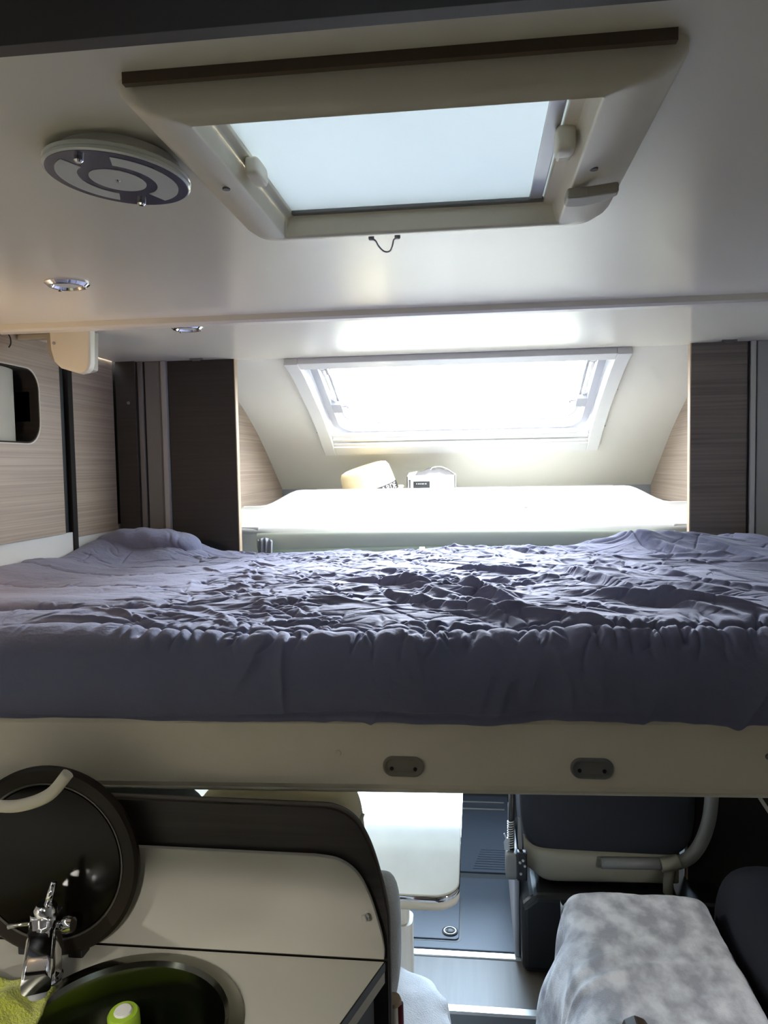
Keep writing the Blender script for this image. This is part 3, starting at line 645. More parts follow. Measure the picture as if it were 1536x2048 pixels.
# quilting channels on the smooth left side
for y, x0, x1, dp in ((1.335, -1.15, -.52, .011), (1.60, -1.15, -.66, .008), (1.80, -1.15, -.72, .007)):
    s0 = srange(y) + .012 * np.sin(Xg * 5) + .03 * (Xg + .9)
    m_ = sstep(x1 + .06, x1 - .06, Xg)
    Hh += m_ * (-dp * np.exp(-np.abs((Sg - s0) / .008) ** 1.3) + .008 * np.exp(-((Sg - s0 - .07) / .06) ** 2) + .006 * np.exp(-((Sg - s0 + .06) / .05) ** 2))
    for k in range(16): stroke(rng.uniform(x0, x1), srange(y) + rng.normal(0, .02), rng.normal(1.2, .5), rng.uniform(.02, .06), .006, .003, .5)
# puckered seam along the front edge
def seam_s(x): return s_top + .004 + .034 * sstep(-.45, -.65, x) - .016 * sstep(.1, .5, x) + .004 * np.sin(x * 17) + .003 * np.sin(x * 41 + 1)
ss = seam_s(Xg); m_ = .35 + .65 * sstep(-.66, -.50, Xg)
ph = Xg * 78 + 9 * vnoise(Xg * 11, Xg * 0, 3) + 4 * vnoise(Xg * 31, Xg * 0, 8)
puff = np.abs(np.sin(ph)) ** .55                       # round scallops with sharp clefts
ph2 = Xg * 64 + 9 * vnoise(Xg * 10 + 5, Xg * 0, 13) + 3 * vnoise(Xg * 27, Xg * 0, 18)
puff2 = np.abs(np.sin(ph2)) ** .55
Hh += m_ * (-.007 * np.exp(-np.abs((Sg - ss) / .0055) ** 1.4) + .011 * (puff - .45) * np.exp(-(np.abs(Sg - ss + .027) / .024) ** 2.4) + .004 * (puff2 - .35) * np.exp(-(np.abs(Sg - ss - .022) / .019) ** 2.4))
for k in range(90):
    x = rng.uniform(-.55, 1.0); sg = rng.choice([-1, -1, 1])
    stroke(x, float(seam_s(np.array(x))) + sg * rng.uniform(.012, .045), PI / 2 + rng.normal(0, .4), rng.uniform(.03, .09), rng.uniform(.003, .006), -rng.uniform(.003, .007), .7, rng.normal(0, 4))
# soft vertical folds of the front drape
fold = fbm(Xg * 7 + Sg * 4, Sg * 1.5, 21, 3)
lm = .35 + .65 * sstep(-.25, .2, Xg)
Hh += frontm * lm * (.010 * fold + .005 * fbm(Xg * 22, Sg * 16, 9, 2))
for k in range(34):
    x = rng.uniform(-.35, 1.0)
    stroke(x, rng.uniform(.03, s_top - .01), PI / 2 + rng.normal(0, .35), rng.uniform(.05, .14), rng.uniform(.006, .016), rng.uniform(.002, .006), .6, rng.normal(0, 2))
# hem line at the foot of the drape
hem = .052 + .012 * np.sin(Xg * 4 + 1) + .01 * fbm(Xg * 5, Xg * 0, 2, 2)
Hh += -.006 * np.exp(-((Sg - hem) / .004) ** 2) * sstep(.3, -.2, Xg) + .003 * np.exp(-((Sg - hem + .012) / .01) ** 2)
# raised far corners (pillow underneath on the left, bunched cloth on the right)
yy = Yg
Hh += top * .045 * np.exp(-((Xg + 1.0) / .17) ** 4) * sstep(1.98, 2.2, yy) * sstep(2.36, 2.31, yy)
Hh += top * .032 * np.exp(-((Xg - .58) / .2) ** 2) * np.exp(-((yy - 2.22) / .1) ** 2)
Hh += top * .016 * np.exp(-((Xg - .42) / .12) ** 2) * np.exp(-((yy - 2.28) / .06) ** 2)
Hh += top * .03 * sstep(-.95, -1.13, Xg) * sstep(1.2, 1.9, yy)
Hh = np.where(Sg < .03, Hh * Sg / .03, Hh); Hh *= sstep(ST, ST - .04, Sg) * .9 + .1
Hh = np.maximum(Hh, -.022)
Xo = np.clip(Xg + .004 * fbm(Xg * 30, Sg * 30, 31, 2), XL + .004, XR - .006)
dv = gridmesh('duvet', Xo, Yg + Ny * Hh, Zg + Nz * Hh + TL(Xg) * .6, m_duvet)
tag(dv, 'crumpled grey lilac quilted duvet spread over the drop-down bed', 'duvet')
# rolled pillow in the same cloth at the far left
CR = [(-1.10, .9, .005), (-1.03, -.5, .003), (-.975, .6, .0035), (-.93, -.8, .0045), (-.905, .3, .003), (-.885, -.5, .004)]
def pf_(v):
    d = Vector((0, v.y - 2.225, v.z - 1.42)); dip = 0
    for x0, k, a in CR: dip += a * math.exp(-abs((v.x - x0 - k * (v.y - 2.225) - .02 * math.sin(v.z * 60)) / .0045) ** 1.2)
    puff = .003 * math.sin(v.x * 21 + v.y * 11) + .0018 * math.sin(v.x * 83 + v.z * 70 + v.y * 40)
    if d.length > 1e-5: v = v + d.normalized() * (puff - dip)
    v.z += .012 * math.cos((v.x + 1.0) * 12) - .006
    return v
pw = superbox('pillow', (-.995, 2.225, 1.418), (.165, .085, .048), m_duvet, None, p=2.8, nu=200, nv=60, fn=pf_)
tag(pw, 'small rolled grey lilac pillow at the far left corner of the bed', 'pillow')

# straps on the right below the bed
st = thing('lift_straps', 'pale diagonal bed lift straps at right under the bed rail', 'strap', (.54, 1.5, 1.15))
for dx, m, r in ((0, m_strap, .004), (.022, m_plas, .005)):
    link('strap', *prismv([(.49 + dx, 1.02), (.497 + dx, 1.02), (.57 + dx, .925), (.563 + dx, .92)] if 0 else [(.432 + dx, 1.16), (.440 + dx, 1.16), (.600 + dx, .91), (.592 + dx, .91)], 'y', 1.5, 1.503), m, st)

# ================================================================== KITCHEN
kz = .92
ku = thing('kitchen_unit', 'kitchen unit with cream worktop and dark cabinet at lower left', 'cabinet', (-.7, .75, 0))
ctop = [(-1.145, .40), (-.365, .40), (-.139, 1.075), (-1.145, 1.075)]
SC, SR = (-.463, .905), .150
# worktop with a round cut-out
def ring_to_poly(c, r, poly, n=64):
    inn, outp = [], []
    for i in range(n):
        a = 2 * PI * i / n; d = (math.cos(a), math.sin(a)); best = 9
        for k in range(len(poly)):
            p, q = poly[k], poly[(k + 1) % len(poly)]; ex, ey = q[0] - p[0], q[1] - p[1]
            den = d[0] * ey - d[1] * ex
            if abs(den) < 1e-9: continue
            t = ((p[0] - c[0]) * ey - (p[1] - c[1]) * ex) / den; u = ((p[0] - c[0]) * d[1] - (p[1] - c[1]) * d[0]) / den
            if t > 0 and -1e-6 <= u <= 1 + 1e-6: best = min(best, t)
        inn.append((c[0] + r * d[0], c[1] + r * d[1])); outp.append((c[0] + best * d[0], c[1] + best * d[1]))
    return inn, outp
def cut_angles(c, poly): return [math.atan2(p[1] - c[1], p[0] - c[0]) for p in poly]
def ring_poly2(c, r, poly, n=64):
    angs = sorted({*[2 * PI * i / n for i in range(n)], *[a % (2 * PI) for a in cut_angles(c, poly)]})
    inn, outp = [], []
    for a in angs:
        d = (math.cos(a), math.sin(a)); best = 9
        for k in range(len(poly)):
            p, q = poly[k], poly[(k + 1) % len(poly)]; ex, ey = q[0] - p[0], q[1] - p[1]; den = d[0] * ey - d[1] * ex
            if abs(den) < 1e-9: continue
            t = ((p[0] - c[0]) * ey - (p[1] - c[1]) * ex) / den; u = ((p[0] - c[0]) * d[1] - (p[1] - c[1]) * d[0]) / den
            if t > 0 and -1e-4 <= u <= 1 + 1e-4: best = min(best, t)
        inn.append((c[0] + r * d[0], c[1] + r * d[1])); outp.append((c[0] + best * d[0], c[1] + best * d[1]))
    return inn, outp
inn, outp = ring_poly2(SC, SR - .006, ctop)
ringcap('worktop', outp, inn, kz - .012, kz, 'z', m_counter, ku, bev=0)
def inset(o): return [(x + o * (1 if x < -.6 else -1) * 0, y) for x, y in ctop]
e0, e1 = Vector((-.365, .40)), Vector((-.139, 1.075)); en = Vector((e1.y - e0.y, -(e1.x - e0.x))).normalized()
def band(n, z0, z1, o, m):
    a, b = e0 + en * o, e1 + en * o
    return link(n, *prismv([(e0.x - .02, e0.y), (a.x, a.y), (b.x, b.y), (e1.x - .02, e1.y)], 'z', z0, z1), m, ku)
lab(band('edge_band', kz - .0135, kz - .0005, .002, m_black), 'black edge band'); lab(band('edge_band', kz - .032, kz - .0135, .001, m_pipe), 'cream edge band')
cb_ = [(-1.14, .42), (-.40, .42), (-.185, 1.07), (-1.14, 1.07)]
prism('body', cb_, 'z', 0.0, .60, m_wenge, ku)
# side wall of the cabinet, under the worktop edge
link('side_panel', *prismv([(-.385, .42), (-.375, .42), (-.155, 1.073), (-.165, 1.073)], 'z', .02, kz - .032), m_wenge, ku)
boxes('rear_rail', [(-1.14, -.16, 1.06, 1.073, .6, kz - .012)], m_wenge, ku)
sink = thing('sink', 'round steel sink set into the cream worktop', 'sink', (SC[0], SC[1], kz))
lathe('bowl', [(SR - .006, .001), (SR + .006, .0), (SR + .007, .0025), (SR + .003, .004), (SR - .012, .0035), (SR - .018, -.002), (SR - .022, -.02), (SR - .03, -.09), (SR - .05, -.12), (SR - .08, -.13), (.03, -.133), (.0, -.134)], (SC[0], SC[1], kz), m_steel, sink, n=72)
lathe('drain', [(.03, -.132), (.03, -.129), (.022, -.128), (.02, -.131), (0, -.131)], (SC[0], SC[1], kz), m_chrome, sink, n=32)
# tap
tp = thing('tap', 'chrome mixer tap with lever standing behind the sink', 'tap', (-.62, 1.0, kz))
tc_ = Vector((-.618, .99, kz))
lathe('base', [(.0, 0), (.024, 0), (.024, .006), (.02, .009), (0, .009)], tc_, m_chrome, tp, n=32)
body = [[tc_ + Vector((p[0], p[1] + (h * .1), h)) for p in rrect(-.019, .019, -.017, .017, .009, 5)] for h in (.006, .03, .06, .092, .098)]
loft('body', body, m_chrome, tp, cap0=True, cap1=True)
def spout_sec(d, z, hw, hh):
    c = tc_ + Vector((.44 * d, -.90 * d, z)); r_ = Vector((.90, .44, 0))
    return [c + r_ * p[0] + Vector((0, 0, p[1])) for p in rrect(-hw, hw, -hh, hh, .007, 4)]
loft('spout', [spout_sec(.0, .080, .018, .014), spout_sec(.04, .078, .0185, .013), spout_sec(.08, .074, .0185, .012), spout_sec(.115, .068, .018, .011)], m_chrome, tp, cap0=True, cap1=True)
p = tc_ + Vector((.44 * .10, -.90 * .10, .058)); lathe('nozzle', [(.012, 0), (.012, -.012), (.009, -.013), (.009, -.006)], p, m_seal, tp, n=20)
lathe('cartridge', [(0, 0), (.016, 0), (.016, .012), (.012, .018), (0, .02)], tc_ + Vector((.0, .008, .092)), m_chrome, tp, n=28)
tube('lever', [tc_ + Vector((.004, .008, .108)), tc_ + Vector((.006, .012, .122)), tc_ + Vector((.010, .016, .138))], [.006, .005, .0045], m_chrome, tp, 12)
tube('side_handle', [tc_ + Vector((.012, .01, .075)), tc_ + Vector((.030, .01, .078))], [.006, .006], m_chrome, tp, 12)
lathe('side_knob', [(0, 0), (.011, 0), (.012, .006), (.010, .014), (0, .015)], tc_ + Vector((.026, .01, .078)), m_chrome, tp, (1, 0, .1), 20)
tube('side_lever', [tc_ + Vector((-.018, .01, .078)), tc_ + Vector((-.045, .01, .074)), tc_ + Vector((-.06, .01, .071))], [.003, .0025, .004], m_chrome, tp, 10)
# cloth hung over the tap spout
n1, n2 = 60, 48; U, Vv = np.meshgrid(np.linspace(0, 1, n1), np.linspace(0, 1, n2))
Xc = -.80 + .22 * U + .012 * fbm(U * 4, Vv * 4, 3) ; Yc = .962 - .20 * Vv + .012 * fbm(U * 5, Vv * 5, 8)
Zc = kz + .040 - .045 * np.abs(U - .5) ** 1.3 * 2 + .03 * fbm(U * 3.3, Vv * 3, 14, 3) - .01 * Vv + .012 * np.sin(U * 17 + Vv * 5) * .5
Zc = np.maximum(Zc, kz + .004 + .006 * U)
cl_ = gridmesh('dishcloth', Xc, Yc, Zc, m_yellow); md = cl_.modifiers.new('thick', 'SOLIDIFY'); md.thickness = .004
tag(cl_, 'crumpled lime yellow microfibre cloth heaped in front of the tap', 'cloth')
# soap bottle with a lime cap standing in the sink
sc_ = thing('soap_bottle', 'soap bottle with lime green and white cap standing in the sink', 'bottle', (-.49, .955, kz - .13))
c_ = Vector((-.487, .970, kz - .128)); ax = Vector((.0, -.10, 1))
lathe('body', [(0, 0), (.024, 0), (.028, .006), (.029, .05), (.026, .075), (.018, .084), (.018, .088), (0, .088)], c_, mat('green_plastic', (.05, .09, .02), .3), sc_, ax, 32)
lab(lathe('cap', [(.01, .086), (.0205, .088), (.0215, .092), (.0215, .110), (.019, .114), (.012, .115)], c_, m_lime, sc_, ax, 32), 'lime green cap')
lab(lathe('cap_centre', [(0, .118), (.011, .1175), (.0128, .1145), (.002, .112)], c_, m_paper, sc_, ax, 24), 'white centre of the cap')
# raised dark glass lid
ld = thing('glass_lid', 'large round dark glass lid raised upright behind the tap', 'lid', (-.655, 1.05, kz))
lc_ = Vector((-.642, 1.050, 1.064)); la = Vector((0, -1, .06))
lathe('rim', [(0.1152, .003), (0.1368, .004), (0.1422, 0), (0.1422, -.006), (0.1350, -.010), (0, -.010)], lc_, m_lidrim, ld, la, 72)
lathe('glass', [(0, .003), (0.1134, .003), (0.1152, .001), (0.1152, -.004), (0, -.004)], lc_, m_lid, ld, la, 72)
lab(lathe('inner_line', [(0.1157, .0025), (0.1170, .0045), (0.1184, .0045), (0.1188, .0025)], lc_, mat('grey_line', (0.1260, .125, .11), .3, metal=.5), ld, la, 72), 'thin pale line around the glass')
for dx in (-.04, .04): box('hinge', lc_.x + dx - .012, lc_.x + dx + .012, 1.042, 1.066, kz - .002, kz + .014, m_black, ld)
tag(tube('cooker_hood_rim', smoothpts([(-.78, 1.02, 1.165), (-.70, 1.015, 1.163), (-.655, 1.01, 1.168), (-.612, 1.01, 1.185), (-.585, 1.015, 1.215)]), .009, m_plas), 'cream curved tube tip under the left end of the bed rail', 'rim')
# cream splash board
def curve(pts, k=8): return [(p[0], p[1]) for p in smoothpts([Vector((a, b, 0)) for a, b in pts], k)]
top_r = curve([(-.24, 1.075), (-.205, 1.070), (-.178, 1.052), (-.160, 1.02), (-.146, .975), (-.139, .94), (-.139, .905)])
sb_ = thing('splash_board', 'cream splash board with rounded corner behind the sink', 'board', (-.6, 1.08, kz))
prism('board', [(-1.14, .922), (-1.14, 1.080)] + top_r[:-6] + [(-.139, .922)], 'y', 1.077, 1.086, m_splash, sb_, bev=.001)
lathe('stud', [(0, 0), (.004, 0), (.004, .006), (.006, .008), (.005, .012), (0, .013)], (-.165, 1.077, .99), m_chrome, sb_, (0, -1, 0), 16)
# dark seat-back board behind
bt = curve([(-.25, 1.142), (-.215, 1.140), (-.185, 1.125), (-.165, 1.095), (-.150, 1.05), (-.137, .99), (-.135, .93)])
db = thing('divider_board', 'dark wenge divider board with rounded top corner behind the cream splash board', 'board', (-.6, 1.1, 0))
prism('board', [(-1.145, .70), (-1.145, 1.150)] + bt + [(-.135, .75), (-.128, .72)], 'y', 1.09, 1.113, m_wenge, db)
tube('edge_band', [(p[0], 1.101, p[1]) for p in [(-1.14, 1.150)] + bt + [(-.135, .93), (-.135, .76)]], .0042, mat('taupe_edge', (.13, .11, .09), .5), db, 8)

# ================================================================== DINETTE
bn = thing('dinette_bench', 'beige upholstered dinette bench with red piping behind the divider board', 'bench', (-.6, 1.45, 0))
def bk(v):
    v.y += .12 * (v.z - .9) * -.2; v.z += .003 * math.sin(v.x * 30); return v
superbox('backrest', (-.328, 1.205, .80), (.140, .066, .328), m_beige, bn, p=8, nu=60, nv=30, fn=bk)
lab(superbox('backrest', (-.80, 1.205, .80), (.350, .066, .322), m_seat, bn, p=8, nu=60, nv=30, fn=bk), 'dark backrest cushion')
for x in (-.468, -.193):
    tube('piping', smoothpts([(x, 1.135, .9), (x, 1.138, 1.02), (x + .004, 1.15, 1.07), (x + .012, 1.175, 1.096)]), .003, m_pipe, bn, 8)
tube('piping', smoothpts([(-.375, 1.150, 1.083), (-.355, 1.152, 1.078), (-.345, 1.150, 1.066), (-.36, 1.145, 1.056)]), .0022, m_pipe, bn, 6)
prism('side_panel', [(1.118, .20), (1.118, .76), (1.135, .812), (1.16, .815), (1.175, .77), (1.20, .2)], 'x', -.15, -.128, m_pipe, bn, bev=.005, seg=3)
lab(tube('seam_piping', smoothpts([(-.124, 1.155, .80), (-.124, 1.162, .74), (-.122, 1.172, .60), (-.121, 1.18, .4)]), .0045, m_red, bn, 8), 'dark red piping')
lathe('corner_cap', [(0, 0), (.013, 0), (.011, .006), (0, .008)], (-.132, 1.128, .822), m_edge, bn, (0, -.3, 1), 16)
superbox('side_cushion', (-.165, 1.215, .865), (.036, .06, .105), m_plush2, bn, p=3.2)
box('seat_base', -1.13, -.22, 1.28, 1.70, .0, .40, m_wenge, bn)
# throw over the seat
nr, na = 40, 160
rr = np.linspace(0, 1, nr); aa = np.linspace(0, 2 * PI, na)
A, Rr = np.meshgrid(aa, rr)
def sup(c, p=3.4): return np.sign(c) * np.abs(c) ** (2 / p)
cx, cy_ = -.545, 1.488; ex, ey = .485, .262
Px = sup(np.cos(A)); Py = sup(np.sin(A))
rad = np.where(Rr < .72, Rr / .72, 1 + .10 * (Rr - .72) / .28)
Zt = np.where(Rr < .72, .50 - .028 * (Rr / .72) ** 6, .472 - .42 * (np.maximum(Rr - .72, 0) / .28) ** .9)
fold = np.sin(A * 23 + 1.5 * np.sin(A * 5)) * .012 * np.clip((Rr - .6) / .4, 0, 1)
Xt = cx + (ex * rad + fold) * Px; Yt = cy_ + (ey * rad + fold) * Py; Zt = Zt + .012 * fbm(Xt * 7, Yt * 7, 17)
sc2 = gridmesh('seat_throw', Xt, Yt, Zt, m_plush2); tag(sc2, 'pale grey plush throw draped over the dinette bench seat', 'throw')
# table
tb = thing('table', 'glossy pale dinette table with chrome edge and cream leg', 'table', (-.45, 1.82, 0))
tp_ = rrect(-1.14, -.041, 1.548, 2.098, (.035, .01, .01, .055), 8)
def tl(o, z): return [(p[0], p[1], z) for p in rrect(-1.14, -.041 + o, 1.548 - o, 2.098 + o, (.035, .01, .01, .055), 8)]
loft('tabletop', [tl(-.004, .722), tl(0, .726), tl(0, .7485), tl(-.0015, .75)], m_table, tb, cap0=True, cap1=True, smooth=False)
loft('chrome_edge', [tl(.0006, .735), tl(.0018, .7355), tl(.0018, .7478), tl(.0006, .748)], m_chrome, tb)
loft('lower_edge', [tl(-.02, .716), tl(.0004, .717), tl(.0006, .734), tl(-.004, .7345)], m_pipe, tb, cap0=True)
prism('leg', rrect(-.232, -.170, 1.792, 1.85, .02, 5), 'z', .46, .718, m_pipe, tb)
prism('leg_sleeve', rrect(-.240, -.161, 1.784, 1.858, .024, 5), 'z', 0, .53, m_pipe, tb)

# ================================================================== CAB FLOOR MAT
mt = thing('cab_mat', 'blue grey rubber cab floor mat with hatch lid and round latch', 'mat', (0, 2.8, .1))
boxes('mat', [(-.50, .14, 2.36, 2.79, .098, .104), (-.50, .137, 2.83, 3.5, .098, .107)], m_rub, mt, bev=.003)
box('groove', -.5, .15, 2.79, 2.83, .098, .1005, m_rubd, mt, bev=0)
hl_ = prism('hatch_lid', rrect(-.46, -.064, 2.405, 2.655, .015, 5), 'z', .1035, .108, m_rub, mt, bev=.002)
ringcap('lid_groove', rrect(-.468, -.056, 2.397, 2.663, .02, 5), rrect(-.460, -.064, 2.405, 2.655, .015, 5), .1036, .1046, 'z', m_rubd, mt, bev=0)
lathe('latch_ring', [(.012, 0), (.026, 0), (.026, .003), (.022, .005), (.018, .003), (.012, .002)], (-.094, 2.445, .108), m_rubd, mt, n=32)
lathe('latch_ring', [(.017, .0035), (.0185, .0045), (.0205, .0045), (.022, .0035)], (-.094, 2.445, .1085), m_alu, mt, n=32)
lathe('latch_core', [(0, 0), (.012, 0), (.012, .004), (.006, .006), (0, .004)], (-.094, 2.445, .108), m_black, mt, n=16)
for k, y in enumerate((3.35, 3.42)): box('rib', -.3, .12, y, y + .008, .107, .113, m_alu, mt, bev=.002)
for k in range(9): box('wave_rib', -.02 + .004 * k, .125, 2.85 + .018 * k, 2.855 + .018 * k, .107, .109, m_rub, mt, bev=.001)

# ================================================================== PASSENGER SEAT
ps = thing('captain_chair', 'dark cab seat seen from behind with khaki lower shell', 'seat', (.38, 2.5, .1))
def sb2(v):
    v.y += .10 * (v.z - .6) * .5; return v
superbox('backrest', (.395, 2.42, .82), (.265, .085, .385), m_seat, ps, p=7, nu=72, nv=36, fn=sb2)
# khaki shell: a shallow tray around the foot of the backrest
secs = []
for i in range(33):
    a = i / 32; x = .142 + .46 * a; dd = .03 * (math.exp(-(a / .10) ** 2))
    drop = .055 * min(1, a / .18) if a < .18 else .055
    zb = .362 + .0 + (.035 * math.exp(-(a / .09) ** 2)) + .012 * a - .01; zt_ = .462 + .02 * math.exp(-(a / .06) ** 2) - .008 * a
    secs.append([(x, 2.38, zt_), (x, 2.335 + dd, zt_ - .004), (x, 2.322 + dd, zt_ - .02), (x, 2.325 + dd, zb + .012), (x, 2.34 + dd, zb), (x, 2.40, zb - .006)])
link('lower_shell', *loftv(secs, closed=False), m_shell, ps, smooth=True)
tube('bar', [(.37, 2.31, .435), (.56, 2.31, .440)], .017, m_tube, ps, 16)
tube('belt_tube', smoothpts([(.56, 2.31, .44), (.615, 2.312, .452), (.655, 2.318, .49), (.682, 2.325, .55), (.695, 2.33, .62), (.70, 2.335, .75), (.70, 2.34, .9)]), .020, m_tube, ps, 16)
lab(tube('elbow', smoothpts([(.545, 2.305, .438), (.575, 2.305, .443), (.60, 2.306, .452)]), .0205, m_shell, ps, 16), 'khaki elbow joint')
tube('post', [(.575, 2.315, .44), (.57, 2.32, .38), (.57, 2.325, .25)], .015, m_shell, ps, 14)
superbox('seat_cushion', (.40, 2.68, .42), (.26, .26, .09), m_seat, ps, p=5)
# pedestal
prism('pedestal', [(.13, .10), (.128, .31), (.17, .345), (.74, .345), (.76, .10)], 'y', 2.27, 2.85, m_black, ps, bev=.02, seg=3)
lab(box('side_panel', .112, .128, 2.34, 2.8, .1, .40, m_seal, ps, bev=.006), 'grey side panel')
# recliner: spring on a rod, bracket, block
tube('rod', [(.104, 2.345, .42), (.106, 2.345, .68)], .010, m_black, ps, 10)
hel = [(.102 + .0095 * math.cos(t), 2.338 + .0095 * math.sin(t), .455 + .088 * t / (2 * PI * 12)) for t in np.linspace(0, 2 * PI * 12, 190)]
tube('spring', hel, .0022, m_alu, ps, 6)
prism('bracket', [(.082, .452), (.080, .475), (.086, .487), (.080, .503), (.083, .505), (.090, .49), (.098, .49), (.098, .45)], 'y', 2.33, 2.334, m_alu, ps)
prism('blade', [(.122, .50), (.124, .56), (.131, .555), (.137, .47), (.133, .44), (.126, .44)], 'y', 2.325, 2.33, m_tube, ps, bev=.001)
superbox('recliner_block', (.104, 2.335, .408), (.020, .03, .042), m_tube, ps, p=5)
for x, z in ((.128, .43), (.137, .437), (.13, .395), (.142, .42)): lathe('bolt', [(0, 0), (.0045, 0), (.0035, .004), (0, .004)], (x, 2.30, z), m_alu, ps, (0, -1, 0), 10)
box('bolt_plate', .118, .150, 2.302, 2.325, .37, .46, m_black, ps, bev=.004)

# ================================================================== SIDE BENCH WITH THROW
sbn = thing('side_bench', 'low side bench box under the silver plush throw', 'bench', (.42, 1.6, 0))
box('box', .25, .585, 1.15, 2.04, 0, .42, m_wenge, sbn, bev=.01)
superbox('cushion', (.42, 1.595, .45), (.175, .455, .040), m_beige, sbn, p=7)
n1, n2 = 220, 260
# cross-section across the bench: left drape, top, right edge
cpts = [Vector(p) for p in ((.170, .10, 0), (.176, .20, 0), (.190, .32, 0), (.203, .42, 0), (.222, .478, 0), (.262, .503, 0), (.32, .508, 0), (.42, .508, 0), (.52, .507, 0), (.568, .502, 0), (.594, .482, 0), (.602, .45, 0), (.605, .38, 0), (.606, .30, 0))]
cp = smoothpts(cpts, 14); cxa = np.array([p[0] for p in cp]); cza = np.array([p[1] for p in cp]); sa = np.concatenate([[0], np.cumsum(np.hypot(np.diff(cxa), np.diff(cza)))])
sv2 = np.linspace(0, sa[-1], n1); xv2 = np.interp(sv2, sa, cxa); zv2 = np.interp(sv2, sa, cza)
yv2 = np.linspace(1.12, 2.075, n2)
Sx, Yy = np.meshgrid(sv2, yv2); Xx = np.meshgrid(xv2, yv2)[0]; Zz = np.meshgrid(zv2, yv2)[0]
tx = np.gradient(xv2, sv2); tz2 = np.gradient(zv2, sv2); l2 = np.hypot(tx, tz2); nx2 = np.meshgrid(-tz2 / l2, yv2)[0]; nz2 = np.meshgrid(tx / l2, yv2)[0]
dr = sstep(.46, .18, Sx)                                # 1 on the hanging left side
hh = dr * (.022 * np.sin(Yy * 46 + 3 * np.sin(Yy * 9) + Sx * 4) + .018 * fbm(Yy * 14, Sx * 4, 4)) + .006 * fbm(Xx * 14, Yy * 14, 9) * (1 - dr)
hh += .012 * np.exp(-((Yy - 1.72 - .5 * (Xx - .25)) / .02) ** 2) * sstep(.5, .2, Xx) * .6 + .008 * np.exp(-((Yy - 1.66 - .4 * (Xx - .25)) / .015) ** 2) * sstep(.55, .2, Xx)
endd = sstep(2.0, 2.07, Yy)
Zz = Zz + nz2 * hh - .05 * endd ** 2 * (Zz > .45)
lift = .04 * sstep(1.75, 1.95, Yy) * sstep(.35, .0, Sx)   # the hem rises towards the far end
Xo2 = Xx + nx2 * hh - .028 * dr * sstep(1.95, 1.8, Yy) + .07 * dr * sstep(1.9, 2.07, Yy)
Zz = np.maximum(Zz, .02)
th = gridmesh('plush_throw', Xo2, Yy, Zz, m_plush)
tag(th, 'silver grey plush throw draped over the side bench at lower right', 'throw')
# navy cushion to the right of the bench
def nv_(v): v.z += .012 * math.sin(v.y * 17 + v.x * 8); v.x += .008 * math.sin(v.y * 23); return v
tag(superbox('navy_cushion', (.80, 1.80, .30), (.185, .36, .30), m_navy, None, p=4, nu=60, nv=30, fn=nv_), 'dark navy cushion standing right of the silver plush throw', 'cushion')
# brown leather pouch on the near end of the throw
lp = thing('leather_pouch', 'small dark brown leather pouch corner on the silver throw at the bottom edge', 'pouch', (.30, 1.47, .51))
prism('pouch', [(.272, .512), (.283, .545), (.305, .556), (.325, .548), (.345, .512)], 'y', 1.44, 1.50, m_leather, lp, bev=.006, seg=3)
tube('seam', smoothpts([(.272, 1.438, .515), (.284, 1.438, .544), (.305, 1.438, .554), (.325, 1.438, .546), (.344, 1.438, .515)]), .0018, m_edge, lp, 6)

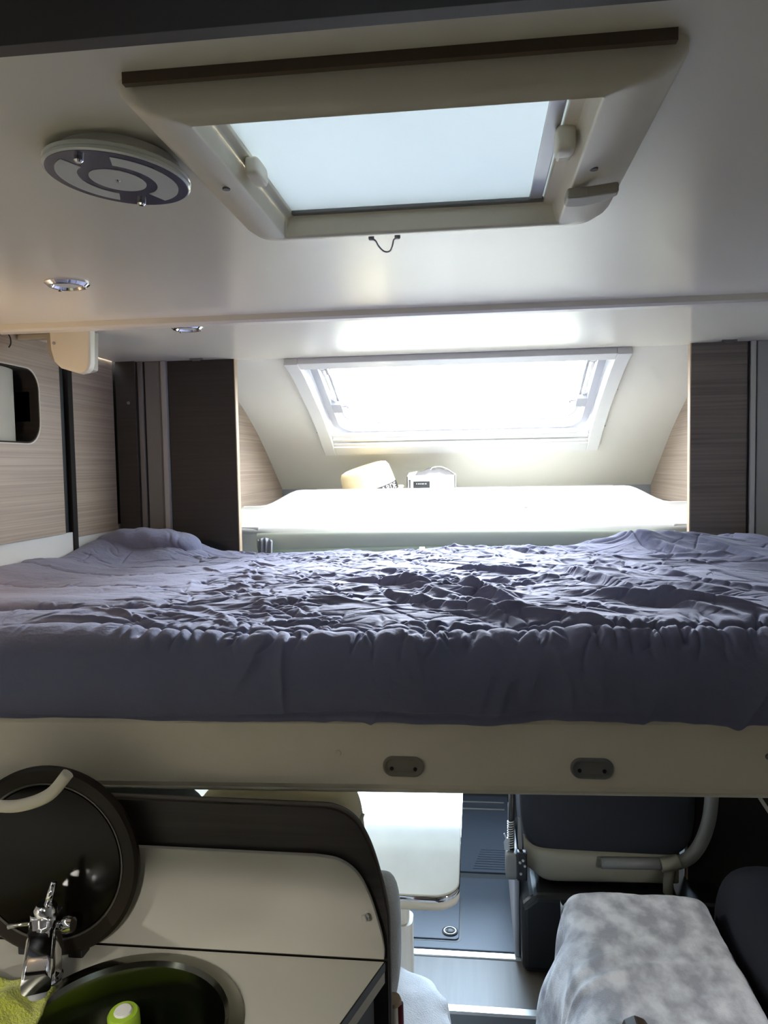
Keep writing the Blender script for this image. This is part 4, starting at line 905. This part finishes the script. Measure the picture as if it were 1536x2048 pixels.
# unseen lamp assumed on the left wall, added to warm wall and duvet
rl_ = thing('assumed_wall_lamp', 'small assumed warm lamp added on the left wall beside the bed', 'lamp', (XL, 1.34, 1.67))
lathe('mount', [(0, 0), (.03, 0), (.03, .012), (0, .014)], (XL, 1.34, 1.67), m_chrome, rl_, (1, 0, 0), 24)
tube('arm', [(XL + .01, 1.34, 1.67), (XL + .06, 1.35, 1.69), (XL + .09, 1.37, 1.69)], .005, m_chrome, rl_)
lathe('shade', [(.012, .0), (.024, -.03), (.028, -.055), (.026, -.055), (.02, -.03), (.01, -.004)], (XL + .09, 1.37, 1.70), m_chrome, rl_, (0, -.75, .66), 24)
pl_ = bpy.data.lights.new('assumed_wall_bulb', 'POINT'); pl_.energy = 1.6; pl_.color = (1, .72, .45); pl_.shadow_soft_size = .02
po = bpy.data.objects.new('assumed_wall_bulb', pl_); COL.objects.link(po); po.location = (XL + .07, 1.42, 1.68)

# assumed under-cabinet lamp lighting the kitchen worktop (beyond the left edge of the picture)
kl = thing('assumed_kitchen_lamp', 'slim assumed kitchen lamp with two small bulbs above the cream worktop', 'lamp', (-.75, .42, 1.29))
box('housing', -1.05, -.36, .39, .45, 1.29, 1.315, m_white, kl, bev=.004)
for x in (-.95, -.42):
    lathe('lens', [(0, 0), (.022, 0), (.022, -.004), (.018, -.007), (0, -.007)], (x, .42, 1.29), m_frost, kl, n=24)
    l = bpy.data.lights.new('assumed_kitchen_bulb', 'SPOT'); l.energy = 3.9; l.color = (1, .95, .84); l.spot_size = math.radians(146); l.spot_blend = .12; l.shadow_soft_size = .02
    o = bpy.data.objects.new('assumed_kitchen_bulb', l); COL.objects.link(o); o.location = (x, .42, 1.275)

# unseen lamp added to brighten the plush throw (beyond the right edge of the picture)
el = thing('added_fill_lamp', 'small added lamp low on the right wall lighting the plush throw', 'lamp', (XR, .85, 1.02))
lathe('housing', [(.01, 0), (.045, 0), (.045, .012), (.038, .02), (.01, .022)], (XR, .85, 1.02), m_white, el, (-1, 0, 0), 32)
l = bpy.data.lights.new('added_fill_bulb', 'SPOT'); l.energy = 14; l.color = (.95, .97, 1); l.spot_size = math.radians(75); l.spot_blend = .5; l.shadow_soft_size = .04
o = bpy.data.objects.new('added_fill_bulb', l); COL.objects.link(o); o.location = (XR - .04, .85, 1.02)
o.rotation_euler = Vector((-.60, .55, -.62)).to_track_quat('-Z', 'Y').to_euler()
